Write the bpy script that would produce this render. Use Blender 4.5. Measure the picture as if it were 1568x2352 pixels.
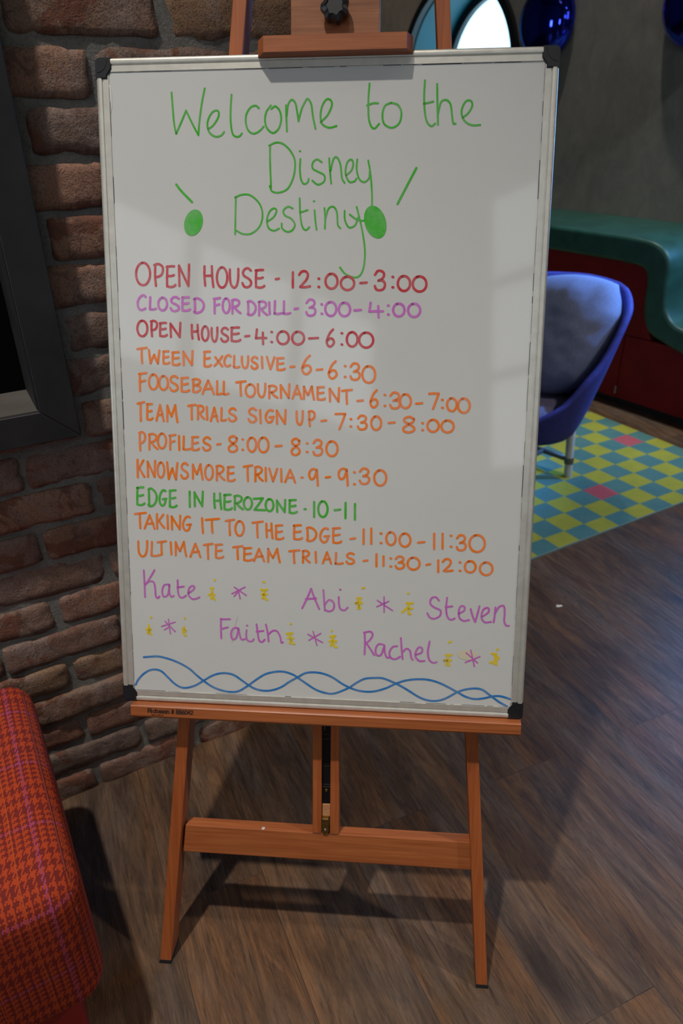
import bpy, bmesh, math, random
from mathutils import Vector, Matrix, noise
random.seed(7)
S = bpy.context.scene
COL = S.collection
for _o in list(bpy.data.objects): bpy.data.objects.remove(_o)

# ------------------------------------------------------------------ camera
CAM_H = 1.24387
YAW, PITCH, ROLL = 0.095958, 0.501848, -0.021021
def cam_axes():
    f = Vector((-math.sin(YAW)*math.cos(PITCH), math.cos(YAW)*math.cos(PITCH), -math.sin(PITCH)))
    r = Vector((math.cos(YAW), math.sin(YAW), 0)); u = r.cross(f)
    r2 = math.cos(ROLL)*r + math.sin(ROLL)*u; u2 = -math.sin(ROLL)*r + math.cos(ROLL)*u
    return r2, u2, f
r_, u_, f_ = cam_axes()
cam_d = bpy.data.cameras.new('camera'); cam = bpy.data.objects.new('camera', cam_d); COL.objects.link(cam)
m = Matrix((r_, u_, -f_)).transposed().to_4x4(); m.translation = Vector((0, 0, CAM_H)); cam.matrix_world = m
cam_d.sensor_fit = 'HORIZONTAL'; cam_d.sensor_width = 36.0; cam_d.lens = 1686.285/1568*36.0
cam_d.clip_start = 0.02; cam_d.clip_end = 60
cam_d.dof.use_dof = True; cam_d.dof.focus_distance = 0.98; cam_d.dof.aperture_fstop = 9.0
S.camera = cam
S.view_settings.view_transform = 'Standard'; S.view_settings.look = 'None'
S.view_settings.gamma = 1.0; S.view_settings.use_curve_mapping = False
S.view_settings.exposure = 0.0

# room axes: RD runs along the bench wall to the right, RN out of that wall into the room
RO = Vector((1.027, 3.257, 0)); AZ = math.radians(-50.5)
RD = Vector((math.cos(AZ), math.sin(AZ), 0)); RN = Vector((math.sin(AZ), -math.cos(AZ), 0)); UPZ = Vector((0, 0, 1))
def room(s, n, z): return RO + RD*s + RN*n + UPZ*z
# brick wall axes
WO = Vector((-0.667, 1.005, 0)); WAZ = 0.58956
WD = Vector((math.cos(WAZ), math.sin(WAZ), 0)); WN = Vector((math.sin(WAZ), -math.cos(WAZ), 0))
def brickw(t, off, z): return WO + WD*t + WN*off + UPZ*z
# whiteboard / easel axes
LEAN = 0.327068; BO = Vector((-0.419405, 0.814687, 0.456326))
BX = Vector((1, 0, 0)); BU = Vector((0, math.sin(LEAN), math.cos(LEAN))); BN = Vector((0, -math.cos(LEAN), math.sin(LEAN)))
def board(u, v, w): return BO + BX*u + BU*v + BN*w
def floor_v(w): return -(BO.z + w*BN.z)/BU.z      # v at which a point of depth w touches the floor

# ------------------------------------------------------------------ light
def area(name, loc, target, size, power, col, sy=None):
    l = bpy.data.lights.new(name, 'AREA'); l.energy = power; l.color = col
    l.shape = 'DISK' if sy is None else 'RECTANGLE'; l.size = size
    if sy: l.size_y = sy
    o = bpy.data.objects.new(name, l); COL.objects.link(o); o.location = loc
    o.rotation_euler = (Vector(target)-Vector(loc)).to_track_quat('-Z', 'Y').to_euler(); return o
CEIL = 4.2
WARM = (1.0, 0.80, 0.60); SOFT = (1.0, 0.925, 0.83); BLUE = (.16, .42, 1.0)
def spot(name, loc, target, power, col, deg, blend=1.0, radius=.05):
    l = bpy.data.lights.new(name, 'SPOT'); l.energy = power; l.color = col; l.spot_size = math.radians(deg); l.spot_blend = blend; l.shadow_soft_size = radius
    o = bpy.data.objects.new(name, l); COL.objects.link(o); o.location = loc
    o.rotation_euler = (Vector(target)-Vector(loc)).to_track_quat('-Z', 'Y').to_euler(); return o
spot('key_downlight', (-.685, .12, CEIL-.05), (-.50, .40, 0), 360, SOFT, 52, 1.0, .05)
spot('second_downlight', (2.95, .62, CEIL-.05), (1.45, 1.30, 0), 360, SOFT, 60, 1.0, .08)
area('third_downlight', (-.1, -1.2, CEIL-.05), (-.1, -1.2, 0), .25, 6, SOFT)
for s, c in ((-2.3, WARM), (-.7, SOFT)):
    spot('bench_downlight', room(s, .02, CEIL-.05), room(s, -.05, 0), 180, c, 50, 1.0, .05)
spot('added_seat_spot', room(2.1, .05, CEIL-.05), room(.05, -.28, .55), 300, (.80, .94, 1.0), 34, 1.0, .06)  # spot added to brighten the dip of the green pad
spot('blue_wall_spot', room(1.05, -.44, 2.35), room(.15, .80, .64), 430, BLUE, 25, .8, .04)
for s, n in ((-.35, 3.3), (.05, 3.45), (.5, 3.7), (.9, 3.8)):
    area('ceiling_bulb', room(s, n, CEIL-.03), room(s, n, 0),   .11, 1.1, (1.0, .66, .38))
W = bpy.data.worlds.new('world'); S.world = W; W.use_nodes = True
bg = W.node_tree.nodes['Background']; bg.inputs[0].default_value = (.50, .80, 1.0, 1); bg.inputs[1].default_value = 2.6
PANE_STRENGTH = 1.7

# ------------------------------------------------------------------ helpers
def link(o): COL.objects.link(o); return o
def empty(name, loc, label, cat, group=None):
    o = link(bpy.data.objects.new(name, None)); o.location = loc; o.empty_display_size = .05
    tag(o, label, cat, group); return o
def tag(o, label=None, cat=None, group=None, kind=None):
    if label: o['label'] = label
    if cat: o['category'] = cat
    if group: o['group'] = group
    if kind: o['kind'] = kind
    return o
def wloc(o):
    l = o.location.copy()
    while o.parent: o = o.parent; l += o.location
    return l
def obj(name, bm, mats, parent=None, smooth=False, loc=None, recalc=True):
    me = bpy.data.meshes.new(name)
    org = wloc(parent) if parent else Vector((0, 0, 0))
    if loc is not None: org = Vector(loc)
    bmesh.ops.translate(bm, verts=bm.verts, vec=-org)
    if recalc: bmesh.ops.recalc_face_normals(bm, faces=bm.faces)
    bm.to_mesh(me); bm.free()
    if not isinstance(mats, (list, tuple)): mats = [mats]
    for mm in mats: me.materials.append(mm)
    if smooth:
        for p in me.polygons: p.use_smooth = True
    o = link(bpy.data.objects.new(name, me))
    if parent: o.parent = parent; o.location = org-wloc(parent)
    else: o.location = org
    return o
def smooth_angle(o, deg=35):
    me = o.data
    for p in me.polygons: p.use_smooth = True
    b = bmesh.new(); b.from_mesh(me); lim = math.radians(deg)
    for e in b.edges:
        if len(e.link_faces) == 2: e.smooth = e.calc_face_angle(0) < lim
        else: e.smooth = False
    b.to_mesh(me); b.free(); return o
def hexa(bm, pts):
    """8 points: bottom ring 0-3, top ring 4-7"""
    v = [bm.verts.new(p) for p in pts]
    fs = [bm.faces.new([v[i] for i in q]) for q in ((3,2,1,0),(4,5,6,7),(0,1,5,4),(1,2,6,5),(2,3,7,6),(3,0,4,7))]
    return v, fs
def box(bm, fn, a0, a1, b0, b1, c0, c1, bev=0, seg=2):
    v, fs = hexa(bm, [fn(a0,b0,c0),fn(a1,b0,c0),fn(a1,b1,c0),fn(a0,b1,c0),fn(a0,b0,c1),fn(a1,b0,c1),fn(a1,b1,c1),fn(a0,b1,c1)])
    if bev:
        bmesh.ops.recalc_face_normals(bm, faces=fs)
        es = list({e for f in fs for e in f.edges})
        bmesh.ops.bevel(bm, geom=es, offset=bev, segments=seg, affect='EDGES', profile=.5)
def bevel_all(bm, bev, seg=2):
    bmesh.ops.recalc_face_normals(bm, faces=bm.faces)
    bmesh.ops.bevel(bm, geom=list(bm.edges), offset=bev, segments=seg, affect='EDGES', profile=.5)
def prism(bm, pts, fn, c0, c1):
    """pts 2D polygon, fn(a,b,c)"""
    lo = [bm.verts.new(fn(a, b, c0)) for a, b in pts]; hi = [bm.verts.new(fn(a, b, c1)) for a, b in pts]
    bm.faces.new(lo[::-1]); bm.faces.new(hi); n = len(pts)
    for i in range(n): bm.faces.new((lo[i], lo[(i+1) % n], hi[(i+1) % n], hi[i]))
def loft(bm, rings, close=True, cap=True):
    vr = [[bm.verts.new(p) for p in r] for r in rings]
    for a, b in zip(vr, vr[1:]):
        n = len(a)
        for i in range(n if close else n-1):
            j = (i+1) % n; bm.faces.new((a[i], a[j], b[j], b[i]))
    if cap: bm.faces.new(vr[0][::-1]); bm.faces.new(vr[-1])
    return vr
def frame_of(d):
    d = d.normalized(); a = Vector((0, 0, 1)) if abs(d.z) < .9 else Vector((1, 0, 0))
    x = d.cross(a).normalized(); return x, x.cross(d)
def tube(bm, p0, p1, r0, r1, n=16):
    p0 = Vector(p0); p1 = Vector(p1); x, y = frame_of(p1-p0)
    loft(bm, [[p+(x*math.cos(2*math.pi*i/n)+y*math.sin(2*math.pi*i/n))*r for i in range(n)] for p, r in ((p0, r0), (p1, r1))])
def disc_profile(bm, c, axis, prof, n=32, lobe=0, amp=0):
    """lathe: prof = [(radius, height)] about axis from c"""
    c = Vector(c); axis = Vector(axis).normalized(); x, y = frame_of(axis)
    rings = []
    for r, h in prof:
        rings.append([c+axis*h+(x*math.cos(a)+y*math.sin(a))*(r*(1+amp*math.cos(lobe*a))) for a in [2*math.pi*i/n for i in range(n)]])
    loft(bm, rings)
def catmull(P, per=6):
    if len(P) == 2: return P
    Q = [P[0]+(P[0]-P[1])] + P + [P[-1]+(P[-1]-P[-2])]; out = []
    for i in range(1, len(Q)-2):
        a, b, c, d = Q[i-1:i+3]
        for k in range(per):
            t = k/per; out.append(.5*((2*b)+(c-a)*t+(2*a-5*b+4*c-d)*t*t+(3*b-a-3*c+d)*t**3))
    out.append(P[-1]); return out

# ------------------------------------------------------------------ materials
class N:
    def __init__(s, name):
        s.m = bpy.data.materials.new(name); s.m.use_nodes = True; s.t = s.m.node_tree; s.b = s.t.nodes['Principled BSDF']
    def node(s, k, **kw):
        n = s.t.nodes.new(k)
        for a, b in kw.items():
            if a.startswith('i_'):
                n.inputs[int(a[2:]) if a[2:].isdigit() else a[2:].replace('_', ' ')].default_value = b
            else: setattr(n, a, b)
        return n
    def link(s, a, b): s.t.links.new(a, b); return s
    def set(s, **kw):
        for a, b in kw.items(): s.b.inputs[a.replace('_', ' ')].default_value = b
        return s
    def obj(s, scale=(1, 1, 1), rot=(0, 0, 0), loc=(0, 0, 0), src='Object'):
        tc = s.node('ShaderNodeTexCoord'); mp = s.node('ShaderNodeMapping')
        mp.inputs['Scale'].default_value = scale; mp.inputs['Rotation'].default_value = rot; mp.inputs['Location'].default_value = loc
        s.link(tc.outputs[src], mp.inputs[0]); return mp.outputs[0]
    def geo(s, scale=(1, 1, 1), rot=None):
        g = s.node('ShaderNodeNewGeometry'); out = g.outputs['Position']
        if rot:
            r = s.node('ShaderNodeMapping'); r.inputs['Rotation'].default_value = rot; s.link(out, r.inputs[0]); out = r.outputs[0]
        mp = s.node('ShaderNodeMapping'); mp.inputs['Scale'].default_value = scale
        s.link(out, mp.inputs[0]); return mp.outputs[0]
    def noise(s, vec, scale, detail=4, rough=.6, dist=0):
        n = s.node('ShaderNodeTexNoise', i_Scale=scale, i_Detail=detail, i_Roughness=rough, i_Distortion=dist)
        if vec: s.link(vec, n.inputs['Vector'])
        return n.outputs['Fac']
    def ramp(s, fac, stops):
        r = s.node('ShaderNodeValToRGB'); e = r.color_ramp.elements
        while len(e) < len(stops): e.new(.5)
        for x, (p, c) in zip(e, stops): x.position = p; x.color = (*c, 1) if len(c) == 3 else c
        s.link(fac, r.inputs[0]); return r.outputs[0]
    def mix(s, fac, a, b, mode='MIX'):
        n = s.node('ShaderNodeMix', data_type='RGBA', blend_type=mode)
        for sock, v in ((n.inputs[0], fac), (n.inputs[6], a), (n.inputs[7], b)):
            if hasattr(v, 'is_linked'): s.link(v, sock)
            elif isinstance(v, (int, float)): sock.default_value = v
            else: sock.default_value = (*v, 1) if len(v) == 3 else v
        return n.outputs[2]
    def math(s, op, a, b=0, c=0):
        n = s.node('ShaderNodeMath', operation=op)
        for i, v in enumerate((a, b, c)):
            if hasattr(v, 'is_linked'): s.link(v, n.inputs[i])
            else: n.inputs[i].default_value = v
        return n.outputs[0]
    def col(s, c):
        if hasattr(c, 'is_linked'): s.link(c, s.b.inputs['Base Color'])
        else: s.b.inputs['Base Color'].default_value = (*c, 1)
        return s
    def bump(s, h, strength=.3, dist=.002):
        b = s.node('ShaderNodeBump', i_Strength=strength, i_Distance=dist)
        s.link(h, b.inputs['Height']); s.link(b.outputs[0], s.b.inputs['Normal']); return s
    def rough(s, v):
        if hasattr(v, 'is_linked'): s.link(v, s.b.inputs['Roughness'])
        else: s.b.inputs['Roughness'].default_value = v
        return s
def simple(name, c, rough=.5, metal=0, var=0, nscale=30, **kw):
    n = N(name); n.set(Roughness=rough, Metallic=metal, **kw)
    if var:
        f = n.noise(n.geo(), nscale, 5)
        n.col(n.ramp(f, [(.3, tuple(x*(1-var) for x in c)), (.7, tuple(min(1, x*(1+var)) for x in c))]))
    else: n.col(c)
    return n.m
def wood(name, rot, dark, mid, light, sc=1.0):
    """timber with the grain along local Y of the rotated position"""
    n = N(name); v = n.geo((55*sc, 3.2*sc, 55*sc), rot)
    f = n.noise(v, 1.0, 6, .62, .35); f2 = n.noise(n.geo((4, .6, 4), rot), 2.0, 3)
    f3 = n.noise(n.geo((300*sc, 9*sc, 300*sc), rot), 1.0, 2, .5)
    c = n.ramp(f, [(.25, dark), (.5, mid), (.75, light)])
    c = n.mix(.30, c, n.ramp(f2, [(.3, dark), (.7, light)]))
    c = n.mix(.35, c, n.ramp(f3, [(.35, dark), (.65, light)]), 'MIX')
    n.col(c).rough(.42).bump(f3, .12, .0006); n.set(IOR=1.45); return n.m

# ------------------------------------------------------------------ material library
RX = (0, 0, math.pi/2); RU = (-(math.pi/2-LEAN), 0, 0)
M_WOODX = wood('easel_wood_across', RX, (.22, .054, .015), (.36, .098, .028), (.48, .155, .050))
M_WOODU = wood('easel_wood_upright', RU, (.25, .056, .015), (.38, .096, .025), (.46, .135, .040))
M_WOODP = wood('easel_panel_wood', RX, (.18, .056, .020), (.29, .102, .038), (.38, .150, .060), 1.6)
M_CORK = simple('raw_end_grain', (.50, .24, .11), .8, 0, .25, 400)
M_BLACK = simple('black_plastic', (.012, .013, .016), .38, 0, .2, 60)
M_BLACKMETAL = simple('black_metal', (.008, .008, .009), .35, .2)
M_GREYLINE = simple('worn_edge', (.045, .045, .047), .5)
M_BRASS = simple('brass', (.42, .30, .10), .3, 1, .1)
M_STEEL = simple('bare_steel', (.45, .44, .42), .3, 1)
M_RUBBER = simple('black_rubber', (.01, .01, .01), .7)
def alu():
    n = N('anodised_aluminium'); f = n.noise(n.geo((60, 60, 60)), 1, 4)
    n.col(n.ramp(f, [(.3, (.58, .56, .51)), (.7, (.68, .66, .60))])).rough(.42); n.set(Metallic=.55); return n.m
M_ALU = alu()
def enamel():
    n = N('white_enamel'); f = n.noise(n.geo(), 3.5, 3)
    n.col(n.ramp(f, [(.3, (.600, .602, .590)), (.7, (.632, .634, .624))])).rough(.06); n.set(IOR=1.5); return n.m
M_ENAMEL = enamel()
def ink(name, c):
    n = N(name); f = n.noise(n.geo(), 60, 3, .6)
    l = tuple(min(1, x*.82+.18*.55) for x in c)
    n.col(n.ramp(f, [(.36, c), (.66, l)])).rough(.22); return n.m
INKS = dict(green=ink('green_marker', (.055, .45, .030)), red=ink('red_marker', (.56, .020, .034)), purple=ink('purple_marker', (.58, .130, .54)),
            orange=ink('orange_marker', (.90, .200, .010)), yellow=ink('yellow_marker', (.78, .58, .006)), blue=ink('blue_marker', (.020, .19, .52)))
M_SMEAR = simple('yellow_smear', (.66, .60, .44), .3); M_SMUDGE = simple('purple_smudge', (.62, .50, .60), .3)

def floor_mat():
    n = N('wood_plank_floor'); a = math.radians(61.5)
    v = n.geo((1, 1, 1), (0, 0, a))                          # planks along local X
    sh = n.node('ShaderNodeVectorMath', operation='ADD'); n.link(v, sh.inputs[0]); sh.inputs[1].default_value = (5.3, 10.206, 0)
    br = n.node('ShaderNodeTexBrick', offset=.37, offset_frequency=2, squash=1)
    n.link(sh.outputs[0], br.inputs['Vector'])
    for k, x in (('Scale', 1), ('Mortar Size', .0008), ('Mortar Smooth', .1), ('Bias', 0), ('Brick Width', 1.22), ('Row Height', .1705)): br.inputs[k].default_value = x
    br.inputs['Color1'].default_value = (0, 0, 0, 1); br.inputs['Color2'].default_value = (1, 1, 1, 1); br.inputs['Mortar'].default_value = (.5, .5, .5, 1)
    tone = br.outputs['Color']
    off = n.node('ShaderNodeVectorMath', operation='MULTIPLY_ADD'); n.link(tone, off.inputs[0]); off.inputs[1].default_value = (7, 13, 5); n.link(v, off.inputs[2])
    def sc(x, y, z=1):
        mp = n.node('ShaderNodeMapping'); mp.inputs['Scale'].default_value = (x, y, z); n.link(off.outputs[0], mp.inputs[0]); return mp.outputs[0]
    g = n.noise(sc(3.4, 24), 1, 12, .80, 1.5); g2 = n.noise(sc(16, 230), 1, 7, .78, .35); big = n.noise(sc(1.5, 6.0), 1, 5, .66, 1.5); hue = n.noise(sc(1.1, 6), 1, 4, .62, 1.0)
    c = n.ramp(big, [(.32, (.045, .030, .024)), (.43, (.105, .064, .040)), (.52, (.200, .118, .062)), (.60, (.165, .120, .088)), (.72, (.205, .178, .155))])
    c = n.mix(.45, c, n.ramp(hue, [(.38, (.230, .105, .036)), (.50, (.130, .088, .056)), (.62, (.140, .128, .124))]))
    c = n.mix(1.0, c, n.ramp(g, [(.32, (.16, .15, .15)), (.44, (.60, .58, .56)), (.54, (1.0, 1.0, 1.0)), (.70, (1.65, 1.62, 1.58))]), 'MULTIPLY')
    c = n.mix(n.math('MULTIPLY', n.ramp(g2, [(.36, (1, 1, 1)), (.47, (0, 0, 0))]), .80), c, (.022, .014, .011))
    c = n.mix(n.math('MULTIPLY', n.ramp(g2, [(.56, (0, 0, 0)), (.68, (1, 1, 1))]), .42), c, (.30, .225, .165))
    c = n.mix(.14, c, n.ramp(tone, [(0, (.085, .055, .040)), (.5, (.14, .095, .070)), (1, (.185, .13, .09))]))
    wv = n.node('ShaderNodeTexVoronoi', feature='F1'); n.link(sc(1.9, 5.5), wv.inputs['Vector']); wv.inputs['Scale'].default_value = 1
    kn = n.ramp(n.math('ADD', wv.outputs['Distance'], n.math('MULTIPLY', g, .18)), [(.15, (1, 1, 1)), (.30, (0, 0, 0))])
    c = n.mix(n.math('MULTIPLY', kn, .75), c, (.022, .015, .012))
    c = n.mix(n.math('MULTIPLY', br.outputs['Fac'], .5), c, (.022, .015, .012))
    c = n.mix(1.0, c, (.84, .74, .66), 'MULTIPLY')
    n.col(c).rough(n.ramp(g, [(.3, (.46,)*3), (.7, (.30,)*3)])); n.set(IOR=1.45)
    h = n.math('SUBTRACT', g2, n.math('MULTIPLY', br.outputs['Fac'], 1.5)); n.bump(h, .25, .0012); return n.m
def brick_mat():
    n = N('reclaimed_brick'); at = n.node('ShaderNodeAttribute', attribute_name='tone')
    sp = n.node('ShaderNodeSeparateColor'); n.link(at.outputs['Color'], sp.inputs[0])
    base = n.ramp(sp.outputs[0], [(0, (.125, .095, .080)), (.2, (.235, .105, .070)), (.4, (.190, .120, .085)), (.6, (.270, .150, .105)), (.8, (.240, .155, .090)), (1, (.175, .115, .105))])
    v = n.geo(); off = n.node('ShaderNodeVectorMath', operation='MULTIPLY_ADD'); n.link(at.outputs['Color'], off.inputs[0]); off.inputs[1].default_value = (9, 7, 5); n.link(v, off.inputs[2])
    f1 = n.noise(off.outputs[0], 14, 5, .65, .6); f2 = n.noise(off.outputs[0], 75, 6, .7, .3); f3 = n.noise(off.outputs[0], 9, 4, .6, 1.2)
    f4 = n.noise(off.outputs[0], 330, 3, .6)
    f5 = n.noise(off.outputs[0], 32, 6, .75, .8)
    c = n.mix(n.math('MULTIPLY', n.ramp(f1, [(.47, (0, 0, 0)), (.62, (1, 1, 1))]), .75), base, (.215, .175, .160))
    c = n.mix(n.math('MULTIPLY', n.ramp(f3, [(.55, (0, 0, 0)), (.60, (1, 1, 1))]), .85), c, (.135, .040, .020))
    c = n.mix(n.math('MULTIPLY', n.ramp(f5, [(.36, (1, 1, 1)), (.48, (0, 0, 0))]), .70), c, (.060, .040, .034))
    c = n.mix(n.math('MULTIPLY', n.ramp(f5, [(.58, (0, 0, 0)), (.70, (1, 1, 1))]), .50), c, (.36, .28, .235))
    c = n.mix(n.math('MULTIPLY', n.ramp(f4, [(.36, (1, 1, 1)), (.50, (0, 0, 0))]), .55), c, (.055, .036, .030))
    c = n.mix(.22, c, (.13, .105, .09)); c = n.mix(1.0, c, (1.50, 1.38, 1.32), 'MULTIPLY')
    n.col(c).rough(.92); n.bump(n.math('ADD', n.math('ADD', f2, n.math('MULTIPLY', f4, .6)), n.math('MULTIPLY', f5, 1.2)), .75, .005); n.set(Specular_IOR_Level=.2); return n.m
def mortar_mat():
    n = N('grey_mortar'); v = n.geo(); f = n.noise(v, 25, 5, .65); f2 = n.noise(v, 240, 4, .7)
    c = n.ramp(f, [(.3, (.170, .165, .153)), (.7, (.255, .247, .228))])
    n.col(n.mix(n.math('MULTIPLY', n.ramp(f2, [(.35, (1, 1, 1)), (.5, (0, 0, 0))]), .4), c, (.07, .066, .06))).rough(.95); n.bump(f2, .8, .003); n.set(Specular_IOR_Level=.2); return n.m
def plaster_mat():
    n = N('mottled_plaster'); v = n.geo(); f = n.noise(v, 2.6, 5, .6, .6); f2 = n.noise(n.geo((9, 9, 5)), 1.6, 6, .7, .8)
    c = n.ramp(f, [(.3, (.165, .155, .140)), (.7, (.270, .250, .220))])
    n.col(n.mix(.4, c, n.ramp(f2, [(.3, (.115, .105, .095)), (.7, (.300, .265, .215))]))).rough(.75); n.bump(f2, .15, .004); return n.m
M_FLOOR = floor_mat(); M_BRICK = brick_mat(); M_MORTAR = mortar_mat(); M_PLASTER = plaster_mat()
M_CEIL = simple('dark_ceiling', (.10, .095, .09), .85); M_WALL = simple('room_wall_paint', (.19, .175, .155), .8, 0, .1, 3)
M_FRAMEDARK = simple('window_frame_dark', (.03, .03, .033), .45)

# ------------------------------------------------------------------ setting
S0, S1, N0, N1 = -4.6, 4.6, -.5, 5.0
WT = .34
bm = bmesh.new(); box(bm, room, S0-.4, S1+.4, N0-WT-.3, N1+.4, -.12, 0); tag(obj('floor', bm, M_FLOOR), kind='structure', label='brown wood plank floor with diagonal boards')
bm = bmesh.new(); box(bm, room, S0-.4, S1+.4, N0-WT-.3, N1+.4, CEIL, CEIL+.12); tag(obj('ceiling', bm, M_CEIL), kind='structure', label='plain ceiling')
bm = bmesh.new(); box(bm, room, S0-.2, S0, N0-WT, N1, 0, CEIL); tag(obj('wall_end', bm, M_WALL), kind='structure', label='far end wall')

def wall_with_rect(bm, fn, a0, a1, c0, c1, b0, b1, holes_a, z0, z1):
    """wall of length a0..a1 and height c0..c1 with an opening"""
    ha, hb = holes_a
    box(bm, fn, a0, ha, b0, b1, c0, c1); box(bm, fn, hb, a1, b0, b1, c0, c1)
    box(bm, fn, ha, hb, b0, b1, c0, z0); box(bm, fn, ha, hb, b0, b1, z1, c1)
def pane_mat(nm='daylit_glazing', c=(.86, .95, 1, 1), e=None):
    n = N(nm); n.col((.55, .62, .66)).rough(.15)
    n.b.inputs['Emission Color'].default_value = c; n.b.inputs['Emission Strength'].default_value = e or PANE_STRENGTH; return n.m
M_PANE = pane_mat()
def window(name, fn, a0, a1, z0, z1, b0, b1, cols, rows, label, pm=None):
    """fn(a, b, z); mullions in the depth b0..b1"""
    bm = bmesh.new(); t = .045; bb = (b0+b1)/2
    for a in [a0+(a1-a0)*i/cols for i in range(cols+1)]:
        box(bm, fn, max(a0, a-t), min(a1, a+t), b0, b1, z0, z1)
    for z in [z0+(z1-z0)*i/rows for i in range(rows+1)]:
        box(bm, fn, a0, a1, b0, b1, max(z0, z-t*.7), min(z1, z+t*.7))
    w = tag(obj(name, bm, M_FRAMEDARK), kind='structure', label=label)
    bm = bmesh.new(); box(bm, fn, a0+.005, a1-.005, bb-.006, bb+.006, z0+.005, z1-.005); obj('pane', bm, pm or M_PANE, w)
fr = lambda a, b, z: room(b, a, z)
bm = bmesh.new(); wall_with_rect(bm, fr, N0-WT, N1+.2, 0, CEIL, S1, S1+.2, (2.85, 4.45), 1.65, 3.75); tag(obj('wall_right', bm, M_WALL), kind='structure', label='right side wall with tall windows')
window('window_1', fr, 2.85, 4.45, 1.65, 3.75, S1+.05, S1+.13, 2, 3, 'wide daylit window in right wall')
fb = lambda a, b, z: room(a, b, z)
bm = bmesh.new(); wall_with_rect(bm, fb, S0, .2, 0, CEIL, N1, N1+.2, (-2.1, -1.6), .85, 1.75); wall_with_rect(bm, fb, .2, 1.3, 0, CEIL, N1, N1+.2, (.45, .95), .85, 1.75); wall_with_rect(bm, fb, 1.3, S1, 0, CEIL, N1, N1+.2, (1.75, 4.2), 1.9, 2.8); tag(obj('wall_front', bm, M_WALL), kind='structure', label='wall behind the viewer')
window('window_2', fb, 1.75, 4.2, 1.9, 2.8, N1+.05, N1+.13, 3, 1, 'daylit window behind the viewer')
M_BRIGHT = pane_mat('bright_glazing', (.75, .92, 1, 1), 7)
window('window_5', fb, -2.1, -1.6, .85, 1.75, N1+.05, N1+.13, 1, 1, 'narrow daylit window at the far left behind the viewer', M_BRIGHT)
window('window_6', fb, .45, .95, .85, 1.75, N1+.05, N1+.13, 1, 1, 'narrow daylit window near the middle behind the viewer', M_BRIGHT)

# bench wall with two round openings, the second one unseen and added
PR = .452
PORTS = ((-1.835, 1.41), (.66, 1.41))
def wall_holes(bm, n0, n1):
    K = 96; q = .8
    for PS, PZ in PORTS:
        circ = [(PS+PR*math.cos(2*math.pi*i/K), PZ+PR*math.sin(2*math.pi*i/K)) for i in range(K)]; sq = []
        for i in range(K):
            c, s = math.cos(2*math.pi*i/K), math.sin(2*math.pi*i/K); k = q/max(abs(c), abs(s)); sq.append((PS+c*k, PZ+s*k))
        for n, flip in ((n1, False), (n0, True)):
            a = [bm.verts.new(room(s, n, z)) for s, z in circ]; b = [bm.verts.new(room(s, n, z)) for s, z in sq]
            for i in range(K):
                j = (i+1) % K; bm.faces.new((a[i], b[i], b[j], a[j]) if not flip else (a[j], b[j], b[i], a[i]))
        box(bm, room, PS-q, PS+q, n0, n1, 0, PZ-q); box(bm, room, PS-q, PS+q, n0, n1, PZ+q, CEIL)
    edges = [S0]+[x for p, _ in PORTS for x in (p-q, p+q)]+[S1]
    for a, b in zip(edges[::2], edges[1::2]): box(bm, room, a, b, n0, n1, 0, CEIL)
bm = bmesh.new(); wall_holes(bm, N0-WT, N0); tag(obj('wall_back', bm, M_PLASTER), kind='structure', label='mottled grey-brown plaster wall behind the bench')

# portholes: outer ring, reveal, inner ring, glass
M_RING = simple('black_ring_paint', (.008, .009, .011), .35); M_TEAL = simple('teal_reveal_paint', (.006, .15, .20), .45, 0, .08, 8)
def ring(bm, PS, PZ, r0, r1, n0, n1, K=96):
    rs = []
    for r, n in ((r0, n0), (r1, n0), (r1, n1), (r0, n1)):
        rs.append([room(PS+r*math.cos(2*math.pi*i/K), n, PZ+r*math.sin(2*math.pi*i/K)) for i in range(K)])
    loft(bm, rs+[rs[0]], cap=False); bmesh.ops.remove_doubles(bm, verts=bm.verts, dist=1e-5)
def glass_mat():
    n = N('clear_window_glass'); t = n.t; tr = n.node('ShaderNodeBsdfTransparent'); tr.inputs[0].default_value = (.95, .99, 1, 1)
    gl = n.node('ShaderNodeBsdfGlossy'); gl.inputs['Roughness'].default_value = .03
    mx = n.node('ShaderNodeMixShader'); mx.inputs[0].default_value = .06
    t.links.new(tr.outputs[0], mx.inputs[1]); t.links.new(gl.outputs[0], mx.inputs[2]); t.links.new(mx.outputs[0], t.nodes['Material Output'].inputs[0]); return n.m
M_GLASS = glass_mat(); M_BLUELIGHT = pane_mat('added_blue_light_pane', (.14, .42, 1, 1), 15)  # the blue pane glows as an added light source out of view
for (PS, PZ), nm, lb in zip(PORTS, ('window_3', 'added_porthole'), ('black-rimmed round porthole window with teal reveal', 'unseen porthole added as a source of blue light')):
    bm = bmesh.new(); ring(bm, PS, PZ, PR-.006, PR+.034, N0-.02, N0+.028); w3 = tag(smooth_angle(obj(nm, bm, M_RING)), kind='structure', label=lb)
    bm = bmesh.new(); ring(bm, PS, PZ, PR-.012, PR-.0005, N0-(.30 if nm == 'window_3' else .05), N0-.018); obj('reveal', bm, M_TEAL, w3)['label'] = 'teal painted reveal'
    bm = bmesh.new(); gn = 0 if nm == 'window_3' else .262; ring(bm, PS, PZ, PR-.055, PR-.001, N0-.325+gn, N0-.29+gn); smooth_angle(obj('inner_ring', bm, M_RING, w3))
    bm = bmesh.new(); disc_profile(bm, room(PS, N0-.312 if nm == 'window_3' else N0-.05, PZ), RN, [(PR-.05, 0), (PR-.05, .008)], 96); obj('pane', bm, M_GLASS if nm == 'window_3' else M_BLUELIGHT, w3)

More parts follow.
